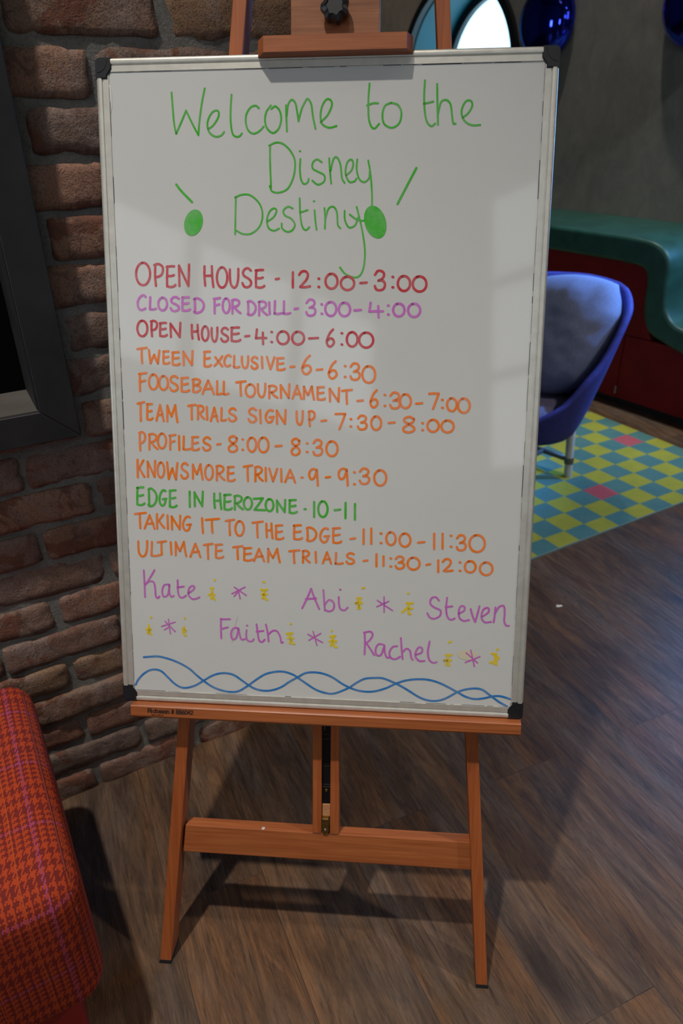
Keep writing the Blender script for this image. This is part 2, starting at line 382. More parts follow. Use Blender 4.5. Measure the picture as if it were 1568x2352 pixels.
# ------------------------------------------------------------------ brick wall with niche
T0, T1 = -.95, .65
NT0, NT1, NZ0, NZ1 = -.78, .096, .845, 1.62        # niche opening
PITCH_Z, MORT = .0708, .0105
CB = .0  # brick face plane
def in_niche(t, z, g=0): return NT0-g < t < NT1+g and NZ0-g < z < NZ1+g
bm = bmesh.new(); tone = bm.loops.layers.color.new('tone')
def paint(fs, c):
    for f in fs:
        f.material_index = 0
        for l in f.loops: l[tone] = c
def make_brick(fn, t0, t1, z0, z1, fine):
    L = t1-t0; nx = max(2, int(L/(.011 if fine else .06))); nz = max(2, int((z1-z0)/(.009 if fine else .03)))
    sd = Vector((random.random()*50, random.random()*50, random.random()*50)); c = (random.random(), random.random(), random.random(), 1)
    dep = random.uniform(-.003, .004); rows = []
    cor = random.uniform(.006, .013)
    for j in range(nz+1):
        row = []
        for i in range(nx+1):
            x, z = t0+L*i/nx, z0+(z1-z0)*j/nz
            ex, ez = min(i, nx-i), min(j, nz-j); d = dep
            q = Vector((x*9, z*9, 0))+sd
            d += .0045*noise.noise(q*1.6)+.0022*noise.noise(q*6)
            dx, dz = min(x-t0, t1-x), min(z-z0, z1-z)
            dm = min(dx, dz)+.35*max(0, cor-max(dx, dz)) if True else 0
            if fine:
                jx = .0035*noise.noise(q*3+Vector((7, 0, 0))); jz = .0035*noise.noise(q*3+Vector((0, 9, 0)))
                chip = max(0, noise.noise(q*4+Vector((3, 3, 3)))-.12)*.03
                if dx < .007 and dz < .007: d -= .003
                if dm < .006: d -= (.006-dm)*.5+chip*.3
                if ex == 0: x += jx + (chip*.25 if i == 0 else -chip*.25)
                if ez == 0: z += jz + (chip*.25 if j == 0 else -chip*.25)
                if ex == 0 and ez == 0: x += (.0025 if i == 0 else -.0025); z += (.0025 if j == 0 else -.0025)
            elif dm < .004: d -= .003
            row.append(bm.verts.new(fn(x, CB+d, z)))
        rows.append(row)
    fs = []
    for j in range(nz):
        for i in range(nx): fs.append(bm.faces.new((rows[j][i], rows[j][i+1], rows[j+1][i+1], rows[j+1][i])))
    rim = rows[0][:-1]+[r[-1] for r in rows[:-1]]+rows[-1][:0:-1]+[r[0] for r in rows[:0:-1]]
    nrm = fn(0, 1, 0)-fn(0, 0, 0)
    back = [bm.verts.new(v.co-nrm*.024) for v in rim]
    for i in range(len(rim)):
        j = (i+1) % len(rim); fs.append(bm.faces.new((rim[j], rim[i], back[i], back[j])))
    paint(fs, c)
    for f in fs[:nx*nz]: f.smooth = True
k = -19
FT0, FT1, FZ0 = -.83, .149, .795
k = 0
zt = 1.331-.0708*19
rowi = 0
z = zt
while z < CEIL-.01:
    z0 = max(z, -.02)+MORT/2; z1 = min(z+PITCH_Z, CEIL)-MORT/2
    par = (round((z-1.331)/PITCH_Z)) % 2
    t = (.160 if par == 0 else .0535)-.215*5
    while t < T1-.01:
        a, b = t+MORT/2, min(t+.215-MORT/2, T1)
        a = max(a, T0)
        if b-a > .02:
            ja = random.uniform(-.003, .003); jb = random.uniform(-.003, .003)
            zj = random.uniform(-.002, .002)
            if z1 < NZ0-.005+.012 or z0 > NZ1-.02 or b < NT0+.01 or a > NT1-.01: segs = [(a, b)]
            else:
                segs = [(x, y) for x, y in ((a, min(b, NT0-.006)), (max(a, NT1+.006), b)) if y-x > .012]
            for x, y in segs: make_brick(brickw, x+ja, min(y+jb, T1), z0+zj, z1+zj, z < 1.5 and y > -.75)
        t += .215
    # return face at the end of the wall
    fe = lambda a, o, zz: brickw(T1+o, -.012-a, zz)
    if z < 1.6:
        for x, y in (((.004, .098), (.11, .25)) if par == 0 else ((.004, .20),)): make_brick(fe, x, y, z0, z1, False)
    z += PITCH_Z
mface0 = len(bm.faces); bm.faces.ensure_lookup_table(); before = set(bm.faces)
MB = -.0055
for a0, a1, z0, z1 in ((T0, NT0-.004, 0, CEIL), (NT1+.004, T1-.006, 0, CEIL), (NT0-.004, NT1+.004, 0, NZ0-.004), (NT0-.004, NT1+.004, NZ1+.004, CEIL)):
    box(bm, brickw, a0, a1, -.26, MB, z0, z1)
for f in bm.faces:
    if f not in before: f.material_index = 1
tag(obj('wall_left', bm, [M_BRICK, M_MORTAR], recalc=False), kind='structure', label='reclaimed red brick wall with grey mortar')

# niche frame on the brick wall
M_NF = simple('dark_steel_frame', (.024, .024, .027), .6, 0, .3, 14, Specular_IOR_Level=.3); M_SILL_LIT = simple('niche_sill_lit', (.085, .078, .070), .6, 0, .2, 10); M_NBACK = simple('niche_black_back', (.002, .002, .002), .9, Specular_IOR_Level=.05)  # sill colour is lighter than the frame, as if lit from above
nf = empty('niche_surround', brickw((FT0+FT1)/2, 0, FZ0), 'dark steel surround framing the black niche in the brick wall', 'frame')
bm = bmesh.new(); f0, f1 = .006, .052; FZ1 = NZ1+.05
for pts in (((FT0, FZ0), (FT1, FZ0), (NT1, NZ0), (NT0, NZ0)), ((FT1, FZ0), (FT1, FZ1), (NT1, NZ1), (NT1, NZ0)), ((FT1, FZ1), (FT0, FZ1), (NT0, NZ1), (NT1, NZ1)), ((FT0, FZ1), (FT0, FZ0), (NT0, NZ0), (NT0, NZ1))):
    prism(bm, pts, lambda a, b, c: brickw(a, c, b), f0, f1)
bevel_all(bm, .0012, 1); obj('frame', bm, M_NF, nf)
bm = bmesh.new(); th = .003
box(bm, brickw, NT0+.001, NT1-.001, -.115, f1-.002, NZ0+.0005, NZ0+th); obj('sill', bm, M_SILL_LIT, nf)['label'] = 'grey-brown sill, coloured lighter as if lit from above'
bm = bmesh.new(); box(bm, brickw, NT0, NT0+th, -.115, f1-.004, NZ0+th, NZ1); box(bm, brickw, NT1-th, NT1-.0005, -.115, f1-.004, NZ0+th, NZ1); box(bm, brickw, NT0, NT1, -.115, f1-.004, NZ1-th, NZ1); obj('lining', bm, M_NF, nf)
bm = bmesh.new(); box(bm, brickw, NT0+th, NT1-th, -.075, -.063, NZ0+th, NZ1-th); obj('back_panel', bm, M_NBACK, nf)['label'] = 'black back panel'

# ------------------------------------------------------------------ easel
ez = empty('easel', (board(.3, floor_v(-.03), -.03)[0], board(.3, floor_v(-.03), -.03)[1], 0), 'reddish-brown wooden floor easel carrying the whiteboard', 'easel')
def leg(uf, vf, ut, vt, hw=.0085, w0=-.066, w1=-.030, ztop=1.12):
    sl = (ut-uf)/(vt-vf)
    def p(du, w, v=None, zf=.004):
        if v is None:
            vv = -(BO.z-zf+(w+.009)*BN.z)/BU.z
        else: vv = v
        return board(uf+sl*(vv-vf)+du, vv, w+.009*(1-(vv+.48)/1.6))
    bm = bmesh.new()
    hexa(bm, [p(-hw, w0), p(hw, w0), p(hw, w1), p(-hw, w1), p(-hw, w0, ztop), p(hw, w0, ztop), p(hw, w1, ztop), p(-hw, w1, ztop)])
    bevel_all(bm, .0012, 2); l = obj('front_leg', bm, M_WOODU, ez)
    bm = bmesh.new(); e = .0006
    lo = [p(-hw-e, w0-e, zf=0), p(hw+e, w0-e, zf=0), p(hw+e, w1+e, zf=0), p(-hw-e, w1+e, zf=0)]; hi = [p(-hw-e, w0-e, zf=.006), p(hw+e, w0-e, zf=.006), p(hw+e, w1+e, zf=.006), p(-hw-e, w1+e, zf=.006)]
    hexa(bm, lo+hi); obj('rubber_foot', bm, M_RUBBER, l)
leg(.0425, -.475, .1850, .950, .0095); leg(.5650, -.483, .4555, .943, .0092)
bm = bmesh.new(); box(bm, board, .078, .5415, -.274, -.2255, -.055, -.032, .0015)
# bar ends follow the leg rake
for v in bm.verts:
    u = (v.co-BO).dot(BX); vv = (v.co-BO).dot(BU)
    if u < .3: v.co += BX*((vv+.25)*.102)
    else: v.co += BX*(-(vv+.25)*.077)
obj('crossbar', bm, M_WOODX, ez)
for a, b in ((.2880, .3021), (.3158, .3297)):
    bm = bmesh.new(); box(bm, board, a, b, -.2252, 1.05, -.055, -.0305, .001); obj('mast_rail', bm, M_WOODU, ez)
bm = bmesh.new(); box(bm, board, .3023, .3156, -.1766, .9, -.046, -.038)
sl = obj('slot_strip', bm, M_BLACKMETAL, ez)
for v in (-.055, -.0625, -.105, -.1085, -.140, -.1440):
    bm = bmesh.new(); box(bm, board, .3035, .3145, v-.004, v-.0032, -.0379, -.0372); obj('strip_notch', bm, M_GREYLINE, sl)
for v, r in ((-.150, .0026),):
    bm = bmesh.new(); disc_profile(bm, board(.3090, v-.004, -.038), BN, [(r, 0), (r, .001), (r*.75, .0019), (r*.3, .0019), (r*.2, .0012)], 20); obj('screw', bm, M_BRASS, sl)
bm = bmesh.new(); tube(bm, board(.3058, -.040, -.0355), board(.3056, -.051, -.0355), .0011, .0009, 10); obj('spring_pin', bm, M_STEEL, sl)
bm = bmesh.new(); box(bm, board, .3025, .3154, -.198, -.1772, -.052, -.036, .0008); obj('end_block', bm, M_CORK, ez)['label'] = 'rough end-grain block'
bm = bmesh.new()
pts = [(-.0058, .0), (.0058, .0), (.0058, -.018)]+[(.0058*math.cos(a), -.020+.0062*math.sin(a)-.0) for a in [-math.pi*i/10 for i in range(11)]]+[(-.0058, -.018)]
prism(bm, [(.3084+a, -.1985+b) for a, b in pts], lambda a, b, c: board(a, b, c), -.037, -.0285); hk = obj('latch', bm, M_BRASS, ez); hk['label'] = 'brass latch'
bm = bmesh.new(); box(bm, board, .3028, .3140, -.2065, -.1970, -.039, -.0275, .0012); obj('latch_bend', bm, M_BRASS, hk)
bm = bmesh.new(); disc_profile(bm, board(.3084, -.2170, -.0285), BN, [(.0024, 0), (.0022, .001), (.001, .0015)], 16); obj('screw', bm, M_STEEL, hk)
# tray
bm = bmesh.new(); pts = [(-.050, -.0005), (.0140, -.0005), (.0155, -.002), (.0155, -.0165), (.0133, -.0195), (-.050, -.0195)]
vr = [[board(u, b, a) for a, b in pts] for u in (.014, .0165, .596, .6015)]
for i, (a, b) in enumerate(pts):           # chamfered ends
    s = .0025 if a > .0 else 0
    vr[0][i] = board(.014+s, b, a); vr[3][i] = board(.6015-s*2, b, a)
loft(bm, vr); tr = smooth_angle(obj('tray', bm, M_WOODX, ez), 20)
# clamp bar
bm = bmesh.new()
prof = [(.2185, -.02), (.4165, -.02), (.4165, .006), (.409, .020), (.228, .020), (.2185, .006)]
prism(bm, [(a, w) for a, w in prof], lambda a, w, v: board(a, v, w), .9012, .9125)
pf = [(.2185, .0022), (.4165, .0022), (.4165, .006), (.409, .020), (.228, .020), (.2185, .006)]
prism(bm, pf, lambda a, w, v: board(a, v, w), .8935, .9012)
bmesh.ops.remove_doubles(bm, verts=bm.verts, dist=1e-5); obj('clamp_bar', bm, M_WOODX, ez)
bm = bmesh.new(); box(bm, board, .2585, .3735, .9126, 1.04, -.0300, -.010, .001); mp_ = obj('clamp_panel', bm, M_WOODP, ez)
bm = bmesh.new(); disc_profile(bm, board(.3175, .9485, -.010), BN, [(.008, 0), (.008, .006), (.0165, .008), (.0175, .014), (.0165, .021), (.011, .024), (.010, .0225), (.003, .0225)], 72, 7, .09); kb = smooth_angle(obj('clamp_knob', bm, M_BLACK, ez), 50)
bm = bmesh.new(); disc_profile(bm, board(.3175, .9485, -.0099), BN, [(.0115, 0), (.0115, .0015), (.004, .0015)], 32); obj('washer', bm, M_BRASS, kb)
# dried paint drip on the crossbar
bm = bmesh.new(); bmesh.ops.create_icosphere(bm, subdivisions=2, radius=1); 
for v in bm.verts: v.co = board(.2075, -.2258, -.036)+BX*v.co.x*.0032+BU*v.co.y*.0011+BN*v.co.z*.0040
obj('paint_drip', bm, simple('pale_dried_paint', (.62, .52, .48), .5), ez, smooth=True)['label'] = 'pale drip of dried paint'
# top block and rear leg
bm = bmesh.new(); box(bm, board, .18, .46, 1.06, 1.105, -.089, -.0665, .0015); obj('top_block', bm, M_WOODX, ez)
bm = bmesh.new()
pa = board(.31, 1.08, -.10); pb = Vector((pa.x, 1.46, .004)); dd = (pb-pa).normalized(); nn = Vector((1, 0, 0)); qq = dd.cross(nn)
hexa(bm, [pa-nn*.0125-qq*.0095, pa+nn*.0125-qq*.0095, pa+nn*.0125+qq*.0095, pa-nn*.0125+qq*.0095, pb-nn*.0125-qq*.0095, pb+nn*.0125-qq*.0095, pb+nn*.0125+qq*.0095, pb-nn*.0125+qq*.0095]); bevel_all(bm, .001, 1); obj('rear_leg', bm, M_WOODU, ez)
# maker lettering on the tray front, set in a bold serif hand
SER = {'R': "0,0 0,1|0,1 .5,1 .66,.86 .62,.62 .45,.5 0,.5|.3,.5 .72,0|-.1,0 .14,0|-.1,1 .1,1|.62,0 .85,0", 'i': "0,0 0,.66|-.12,.66 0,.66|-.14,0 .14,0|0,.9 .01,.92",
       'c': ".5,.55 .3,.68 .06,.5 .04,.2 .25,0 .52,.12", 'h': "0,0 0,1|-.12,1 0,1|0,.5 .2,.66 .4,.6 .44,0|-.12,0 .12,0|.32,0 .56,0", 'e': ".05,.36 .5,.36 .42,.62 .22,.68 .04,.4 .1,.06 .3,0 .5,.1",
       's': ".42,.54 .25,.68 .06,.54 .2,.38 .42,.22 .3,.02 .1,.02 .02,.14", 'o': ".26,.68 .04,.5 .04,.18 .26,0 .48,.18 .48,.5 .26,.68", 'n': "0,0 0,.66|-.12,.66 0,.66|0,.5 .2,.68 .4,.6 .44,0|-.12,0 .12,0|.32,0 .56,0",
       '#': ".15,0 .25,1|.42,0 .52,1|0,.33 .62,.33|.04,.67 .66,.67", '8': ".28,.52 .08,.7 .12,.95 .28,1 .46,.94 .48,.7 .28,.52 .04,.3 .08,.05 .28,0 .5,.06 .52,.3 .28,.52", '6': ".48,.95 .2,.8 .04,.4 .1,.06 .28,0 .5,.12 .5,.42 .3,.56 .06,.4",
       '0': ".28,1 .06,.8 .04,.2 .28,0 .5,.2 .52,.8 .28,1", '4': ".4,0 .4,1|.4,1 0,.3|0,.3 .58,.3", '2': ".04,.75 .2,1 .46,.9 .44,.6 .04,.04|.04,.03 .52,.03"}
ADV = {'R': .82, 'i': .34, 'c': .62, 'h': .68, 'e': .62, 's': .54, 'o': .64, 'n': .70, '#': .80, ' ': .30}
def ribbon(bm, P, width, fn, w, cap=6):
    """flat round-ended pen stroke; P are 2D points on the surface"""
    n = len(P); L = []; R = []
    h = width/2; nrm = []
    for i in range(n):
        a = P[max(0, i-1)]; b = P[min(n-1, i+1)]; d = (b-a); d = d.normalized() if d.length > 1e-9 else Vector((1, 0)); nrm.append(Vector((-d.y, d.x)))
    for p, q in zip(P, nrm): L.append(bm.verts.new(fn(p.x+q.x*h, p.y+q.y*h, w))); R.append(bm.verts.new(fn(p.x-q.x*h, p.y-q.y*h, w)))
    for i in range(n-1): bm.faces.new((R[i], R[i+1], L[i+1], L[i]))
    if cap:
        for p, q, va, vb, sg in ((P[0], nrm[0], L[0], R[0], 1), (P[-1], nrm[-1], R[-1], L[-1], -1)):
            a0 = math.atan2(q.y, q.x)+(0 if sg == 1 else math.pi); arc = [va]
            for k in range(1, cap): 
                a = a0+math.pi*k/cap; arc.append(bm.verts.new(fn(p.x+h*math.cos(a), p.y+h*math.sin(a), w)))
            arc.append(vb)
            try: bm.faces.new(arc)
            except ValueError: pass
def set_type(bm, txt, u0, v0, u1, v1, hgt, wd, w):
    tot = sum(ADV.get(c, .66) for c in txt); L = math.hypot(u1-u0, v1-v0); k = L/tot; x = 0
    ca, sa = (u1-u0)/L, (v1-v0)/L
    for c in txt:
        for st in SER.get(c, '').split('|'):
            if not st.strip(): continue
            P = [Vector(tuple(map(float, q.split(',')))) for q in st.split()]
            P = [Vector((u0+ca*(x+q.x*k)-sa*q.y*hgt, v0+sa*(x+q.x*k)+ca*q.y*hgt)) for q in P]
            if len(P) > 3: P = catmull(P, 3)
            thin = len(P) == 2 and abs(P[0].y-P[1].y) < hgt*.1
            ribbon(bm, P, wd*(.55 if thin else 1), board, w, 4)
        x += ADV.get(c, .66)*k
M_PRINT = simple('black_print', (.012, .011, .010), .6)
bm = bmesh.new(); set_type(bm, 'Richeson # 886042', .0435, -.0108, .1135, -.0108, .0062, .0013, .01575); obj('maker_lettering', bm, M_PRINT, tr)['label'] = 'black printed maker name'
SMALL = {'M': "0,0 0,1 .3,.4 .6,1 .6,0", 'A': "0,0 .3,1 .6,0|.1,.35 .5,.35", 'D': "0,0 0,1 .4,.9 .5,.5 .4,.1 0,0", 'E': ".5,0 0,0 0,1 .5,1|0,.5 .4,.5", 'I': ".1,0 .1,1", 'N': "0,0 0,1 .5,0 .5,1",
         'B': "0,0 0,1 .4,.9 .4,.6 0,.5 .5,.35 .45,.05 0,0", 'R': "0,0 0,1 .45,.9 .45,.6 0,.5 .5,0", 'Z': "0,1 .5,1 0,0 .5,0", 'L': "0,1 0,0 .5,0"}
bm = bmesh.new(); x = .0485
for c in 'MADE IN BRAZIL':
    for st in SMALL.get(c, '').split('|'):
        if st.strip(): ribbon(bm, [Vector((x+float(a)*.0017, -.0152+float(b)*.0021)) for a, b in (q.split(',') for q in st.split())], .0005, board, .01575, 0)
    x += .0009 if c in ' I' else .0016
obj('origin_lettering', bm, M_PRINT, tr)

# ------------------------------------------------------------------ whiteboard
BH = .9
wb = empty('whiteboard', board(.3, 0, -.009), 'white dry-erase board with coloured handwritten schedule standing on the easel', 'whiteboard')
bm = bmesh.new(); box(bm, board, .006, .594, .006, BH-.006, -.016, -.0015); ws = obj('writing_surface', bm, M_ENAMEL, wb); ws['label'] = 'glossy white writing surface'
PRF = [(0, -.018), (0, -.0015), (.0012, .0003), (.003, .0010), (.0062, .0010), (.0078, .0002), (.0082, -.0012), (.0092, -.0012), (.0096, -.0002), (.0168, -.0002), (.0172, -.0016), (.0172, -.018)]
def rail(fn, L0, L1):
    bm = bmesh.new(); loft(bm, [[fn(d, s, w) for d, w in PRF] for s in (L0, L1)])
    return smooth_angle(obj('frame_rail', bm, M_ALU, wb), 40)
g = .020
rail(lambda d, s, w: board(d, s, w), g, BH-g); rail(lambda d, s, w: board(.6-d, s, w), g, BH-g)
rail(lambda d, s, w: board(s, d, w), g, .6-g); rail(lambda d, s, w: board(s, BH-d, w), g, .6-g)
for cu, cv, su, sv in ((0, 0, 1, 1), (.6, 0, -1, 1), (0, BH, 1, -1), (.6, BH, -1, -1)):
    e = .0004; r = .006; a = .0215; b = .0255
    pts = [(r*(1-math.cos(t))-e, r*(1-math.sin(t))-e) for t in [math.pi/2*i/8 for i in range(9)]]
    pts += [(a, -e), (a, .0135), (.0185, .0175), (.0155, .0215), (.0155, b), (-e, b)]
    bm = bmesh.new(); f = lambda x, y, w: board(cu+su*x, cv+sv*y, w)
    prism(bm, pts, f, -.0192, .0016); bmesh.ops.recalc_face_normals(bm, faces=bm.faces)
    bmesh.ops.bevel(bm, geom=[e_ for e_ in bm.edges if all((v.co-BO).dot(BN) > .001 for v in e_.verts)], offset=.0012, segments=2, affect='EDGES')
    cc = smooth_angle(obj('corner_cap', bm, M_BLACK, wb), 40); cc['label'] = 'black plastic corner cap'
    bm = bmesh.new(); q = [(.0025+.0135*math.cos(t), .0025+.0155*math.sin(t)) for t in [math.pi/2*i/10 for i in range(11)]]+[(.0025, .0025)]
    prism(bm, q, f, .0012, .0022); obj('cap_boss', bm, M_BLACK, cc)
# grime caught along the inner edge of the frame
bm = bmesh.new(); rg_ = random.Random(4)
def dash(fn, L):
    x = .02
    while x < L-.02:
        l = rg_.uniform(.004, .05); w = rg_.choice((.0003, .0004, .0006, .0008))
        if rg_.random() < .72: hexa(bm, [fn(x, 0, -.0015), fn(x+l, 0, -.0015), fn(x+l, w, -.0015), fn(x, w, -.0015), fn(x, 0, -.0011), fn(x+l, 0, -.0011), fn(x+l, w, -.0011), fn(x, w, -.0011)])
        x += l+rg_.uniform(.001, .012)
dash(lambda s, d, w: board(s, BH-.0170-d, w), .6); dash(lambda s, d, w: board(.0170+d, s, w), BH); dash(lambda s, d, w: board(.583-d, s, w), BH); dash(lambda s, d, w: board(s, .0170+d, w), .6)
obj('edge_grime', bm, simple('dark_grime', (.05, .05, .07), .8), ws)['label'] = 'dark grime along the frame edge'
# peeling film at the top left edge
bm = bmesh.new(); pts = [(.0165, .868), (.0185, .866), (.0198, .856), (.0195, .842), (.0180, .832), (.0188, .845), (.0186, .858)]
prism(bm, pts, board, -.0012, -.0006); obj('film_sliver', bm, simple('clear_film', (.85, .85, .85), .1), ws)

INK = {}
INK['open_house'] = '527,6417 562,6417 593,6399 618,6365 634,6319 637,6267 628,6216 608,6172 580,6139 546,6123 511,6126 479,6146 455,6182 442,6229 440,6281 450,6332 472,6375 501,6405 535,6419;715,6394 707,6258 715,6114;700,6388 755,6402 810,6373 820,6322 800,6264 756,6235 712,6230;884,6369 875,6238 872,6105;874,6361 936,6372 979,6371;877,6243 932,6243 972,6254;872,6111 915,6097 965,6105 990,6125;1046,6111 1047,6250 1047,6379;1047,6379 1107,6249 1172,6111;1172,6111 1181,6249 1189,6393;1403,6368 1400,6237 1408,6116;1505,6370 1508,6236 1521,6097;1403,6245 1454,6245 1508,6248;1635,6354 1660,6353 1683,6337 1702,6306 1714,6265 1717,6219 1711,6173 1697,6133 1676,6104 1652,6090 1626,6092 1603,6110 1585,6142 1575,6185 1573,6231 1580,6277 1595,6316 1616,6343 1641,6355;1755,6327 1754,6236 1765,6138 1806,6088 1846,6118 1868,6211 1872,6334;2045,6312 2004,6342 1958,6327 1936,6280 1957,6238 2002,6213 2043,6173 2040,6123 1994,6093 1949,6106 1926,6148;2120,6318 2114,6207 2114,6095;2110,6311 2171,6320 2214,6320;2115,6212 2170,6211 2209,6221;2114,6100 2157,6088 2206,6095 2230,6112;2387,6199 2408,6202 2429,6206;2622,6288 2621,6190 2621,6091;2707,6255 2741,6296 2794,6300 2827,6259 2809,6196 2764,6144 2722,6098;2722,6098 2779,6094 2855,6105;2970,6206 2981,6203;2970,6099 2981,6095;3120,6263 3148,6268 3176,6262 3201,6244 3219,6217 3228,6185 3228,6150 3217,6119 3197,6094 3171,6078 3143,6075 3114,6084 3091,6103 3074,6132 3067,6165 3070,6199 3083,6230 3104,6253 3130,6266;3333,6225 3365,6230 3396,6224 3423,6208 3444,6184 3454,6155 3453,6125 3441,6096 3419,6074 3391,6061 3359,6057 3328,6065 3301,6083 3283,6108 3275,6138 3278,6169 3292,6196 3316,6217 3345,6228;3539,6147 3581,6150 3624,6154;3734,6253 3772,6303 3828,6298 3856,6258 3836,6208 3781,6179;3781,6179 3837,6179 3870,6134 3853,6074 3804,6054 3755,6066 3734,6109;3968,6227 3979,6224;3971,6093 3982,6090;4094,6232 4122,6237 4151,6231 4176,6213 4195,6187 4204,6154 4204,6120 4194,6089 4174,6064 4149,6049 4120,6045 4091,6054 4067,6074 4050,6102 4042,6135 4045,6169 4057,6199 4078,6222 4104,6235;4299,6226 4330,6232 4362,6225 4391,6207 4412,6180 4422,6147 4422,6113 4411,6081 4389,6055 4360,6040 4328,6037 4297,6045 4269,6065 4250,6094 4242,6128 4244,6162 4258,6193 4281,6217 4311,6230'
INK['closed'] = '563,5965 536,5987 494,5973 455,5920 446,5861 463,5807 505,5791 554,5811;628,5961 623,5879 617,5802;617,5802 658,5797 706,5807;794,5955 816,5954 836,5944 852,5925 861,5898 864,5869 858,5839 846,5814 828,5795 807,5786 785,5787 765,5799 750,5820 741,5847 740,5876 746,5906 760,5930 778,5948 799,5955;1031,5942 991,5964 946,5953 923,5917 944,5885 988,5866 1027,5836 1024,5798 979,5776 934,5785 912,5817;1087,5959 1080,5873 1079,5786;1078,5953 1135,5961 1174,5961;1081,5876 1132,5876 1168,5884;1079,5790 1118,5781 1164,5787 1187,5799;1256,5938 1257,5850 1257,5763;1247,5936 1294,5948 1356,5913 1383,5860 1368,5802 1325,5763 1268,5753 1243,5768;1534,5941 1533,5850 1532,5748;1523,5939 1570,5945 1612,5951;1533,5850 1568,5858 1598,5866;1688,5943 1706,5943 1722,5931 1735,5909 1743,5880 1745,5846 1741,5813 1731,5784 1717,5763 1700,5753 1683,5755 1667,5768 1654,5791 1647,5821 1646,5855 1651,5888 1661,5916 1676,5936 1693,5944;1785,5926 1783,5839 1781,5746;1778,5920 1825,5932 1871,5913 1877,5880 1847,5846 1788,5828;1811,5830 1846,5787 1892,5752;2002,5903 2003,5818 2005,5734;1995,5901 2033,5912 2084,5878 2107,5828 2095,5772 2060,5734 2014,5725 1993,5740;2156,5902 2155,5815 2153,5722;2149,5896 2196,5907 2243,5889 2250,5855 2219,5822 2160,5803;2183,5805 2218,5763 2265,5728;2295,5894 2297,5816 2300,5739;2374,5911 2371,5827 2367,5747;2367,5747 2412,5742 2464,5752;2499,5907 2497,5825 2493,5747;2493,5747 2536,5743 2585,5753;2644,5807 2667,5811 2690,5814;2809,5888 2844,5930 2894,5926 2919,5892 2901,5850 2850,5825;2850,5825 2901,5825 2930,5787 2914,5736 2869,5719 2825,5730 2806,5766;3013,5871 3024,5867;3014,5748 3025,5744;3114,5895 3141,5900 3167,5894 3190,5878 3207,5852 3215,5821 3215,5789 3204,5759 3186,5735 3162,5720 3136,5717 3110,5725 3088,5744 3072,5771 3066,5802 3068,5835 3080,5864 3100,5886 3125,5898;3301,5887 3328,5892 3355,5886 3378,5870 3395,5845 3404,5815 3403,5783 3393,5754 3375,5731 3350,5717 3323,5714 3296,5722 3274,5740 3258,5766 3251,5797 3254,5828 3266,5857 3286,5878 3311,5890;3463,5791 3508,5794 3553,5798;3681,5889 3674,5832 3666,5780;3666,5776 3754,5780 3848,5780;3786,5848 3788,5776 3793,5701;3915,5856 3926,5853;3918,5740 3928,5736;4036,5876 4062,5881 4089,5875 4112,5860 4129,5837 4138,5809 4138,5779 4128,5752 4110,5730 4086,5717 4059,5714 4033,5721 4011,5738 3995,5763 3988,5792 3990,5821 4002,5848 4021,5868 4046,5879;4239,5874 4267,5879 4296,5874 4321,5858 4339,5834 4349,5805 4349,5775 4338,5747 4319,5724 4294,5711 4265,5708 4237,5715 4213,5733 4196,5758 4188,5788 4191,5818 4203,5845 4224,5866 4250,5877'
INK['open_again'] = '491,5643 516,5643 539,5630 558,5606 569,5574 571,5537 565,5500 550,5469 529,5446 505,5434 480,5436 457,5450 440,5476 430,5509 428,5546 436,5582 451,5613 473,5635 497,5645;636,5639 630,5540 635,5434;625,5635 665,5645 705,5625 712,5587 697,5544 665,5523 634,5519;760,5615 753,5528 751,5440;752,5609 803,5617 839,5617;754,5531 800,5531 833,5539;751,5444 787,5435 828,5440 848,5454;904,5426 904,5520 904,5608;904,5608 964,5520 1030,5426;1030,5426 1037,5520 1045,5618;1207,5591 1204,5496 1211,5409;1288,5593 1290,5496 1301,5395;1207,5502 1247,5502 1290,5504;1387,5571 1403,5571 1418,5559 1430,5537 1438,5507 1440,5473 1436,5440 1426,5411 1413,5390 1397,5379 1380,5381 1365,5394 1354,5417 1347,5448 1346,5482 1351,5515 1361,5543 1375,5563 1391,5572;1485,5550 1484,5480 1492,5405 1519,5367 1547,5390 1562,5462 1566,5556;1714,5531 1680,5553 1643,5542 1625,5506 1642,5475 1679,5456 1712,5427 1709,5389 1672,5366 1635,5376 1617,5407;1771,5556 1765,5467 1765,5378;1761,5551 1825,5558 1870,5559;1766,5471 1824,5471 1865,5479;1765,5381 1810,5372 1861,5378 1887,5392;1956,5440 1984,5444 2012,5447;2120,5533 2113,5474 2105,5419;2105,5416 2176,5420 2251,5420;2203,5491 2203,5416 2205,5337;2321,5502 2331,5499;2320,5368 2330,5365;2456,5504 2484,5510 2512,5504 2536,5489 2554,5465 2563,5436 2562,5405 2550,5377 2531,5354 2505,5341 2476,5338 2449,5345 2425,5363 2409,5388 2402,5418 2406,5448 2419,5475 2440,5496 2466,5508;2664,5500 2693,5506 2722,5500 2747,5485 2765,5461 2774,5432 2773,5402 2761,5374 2741,5352 2715,5339 2686,5335 2658,5343 2634,5360 2617,5385 2610,5414 2614,5445 2627,5472 2649,5492 2675,5504;2845,5416 2907,5420 2969,5424;3174,5537 3133,5492 3097,5414 3089,5362 3113,5317 3150,5313 3186,5358 3175,5403 3138,5418 3097,5389;3290,5490 3301,5486;3292,5339 3303,5335;3411,5497 3437,5503 3462,5496 3484,5479 3501,5453 3509,5420 3509,5386 3499,5355 3481,5330 3458,5315 3433,5311 3408,5320 3386,5339 3371,5367 3364,5400 3367,5434 3378,5464 3397,5488 3421,5500;3595,5492 3628,5498 3662,5492 3691,5474 3712,5446 3724,5412 3723,5377 3710,5344 3687,5318 3657,5302 3623,5298 3591,5307 3562,5328 3543,5357 3534,5391 3537,5427 3552,5458 3577,5482 3608,5496'
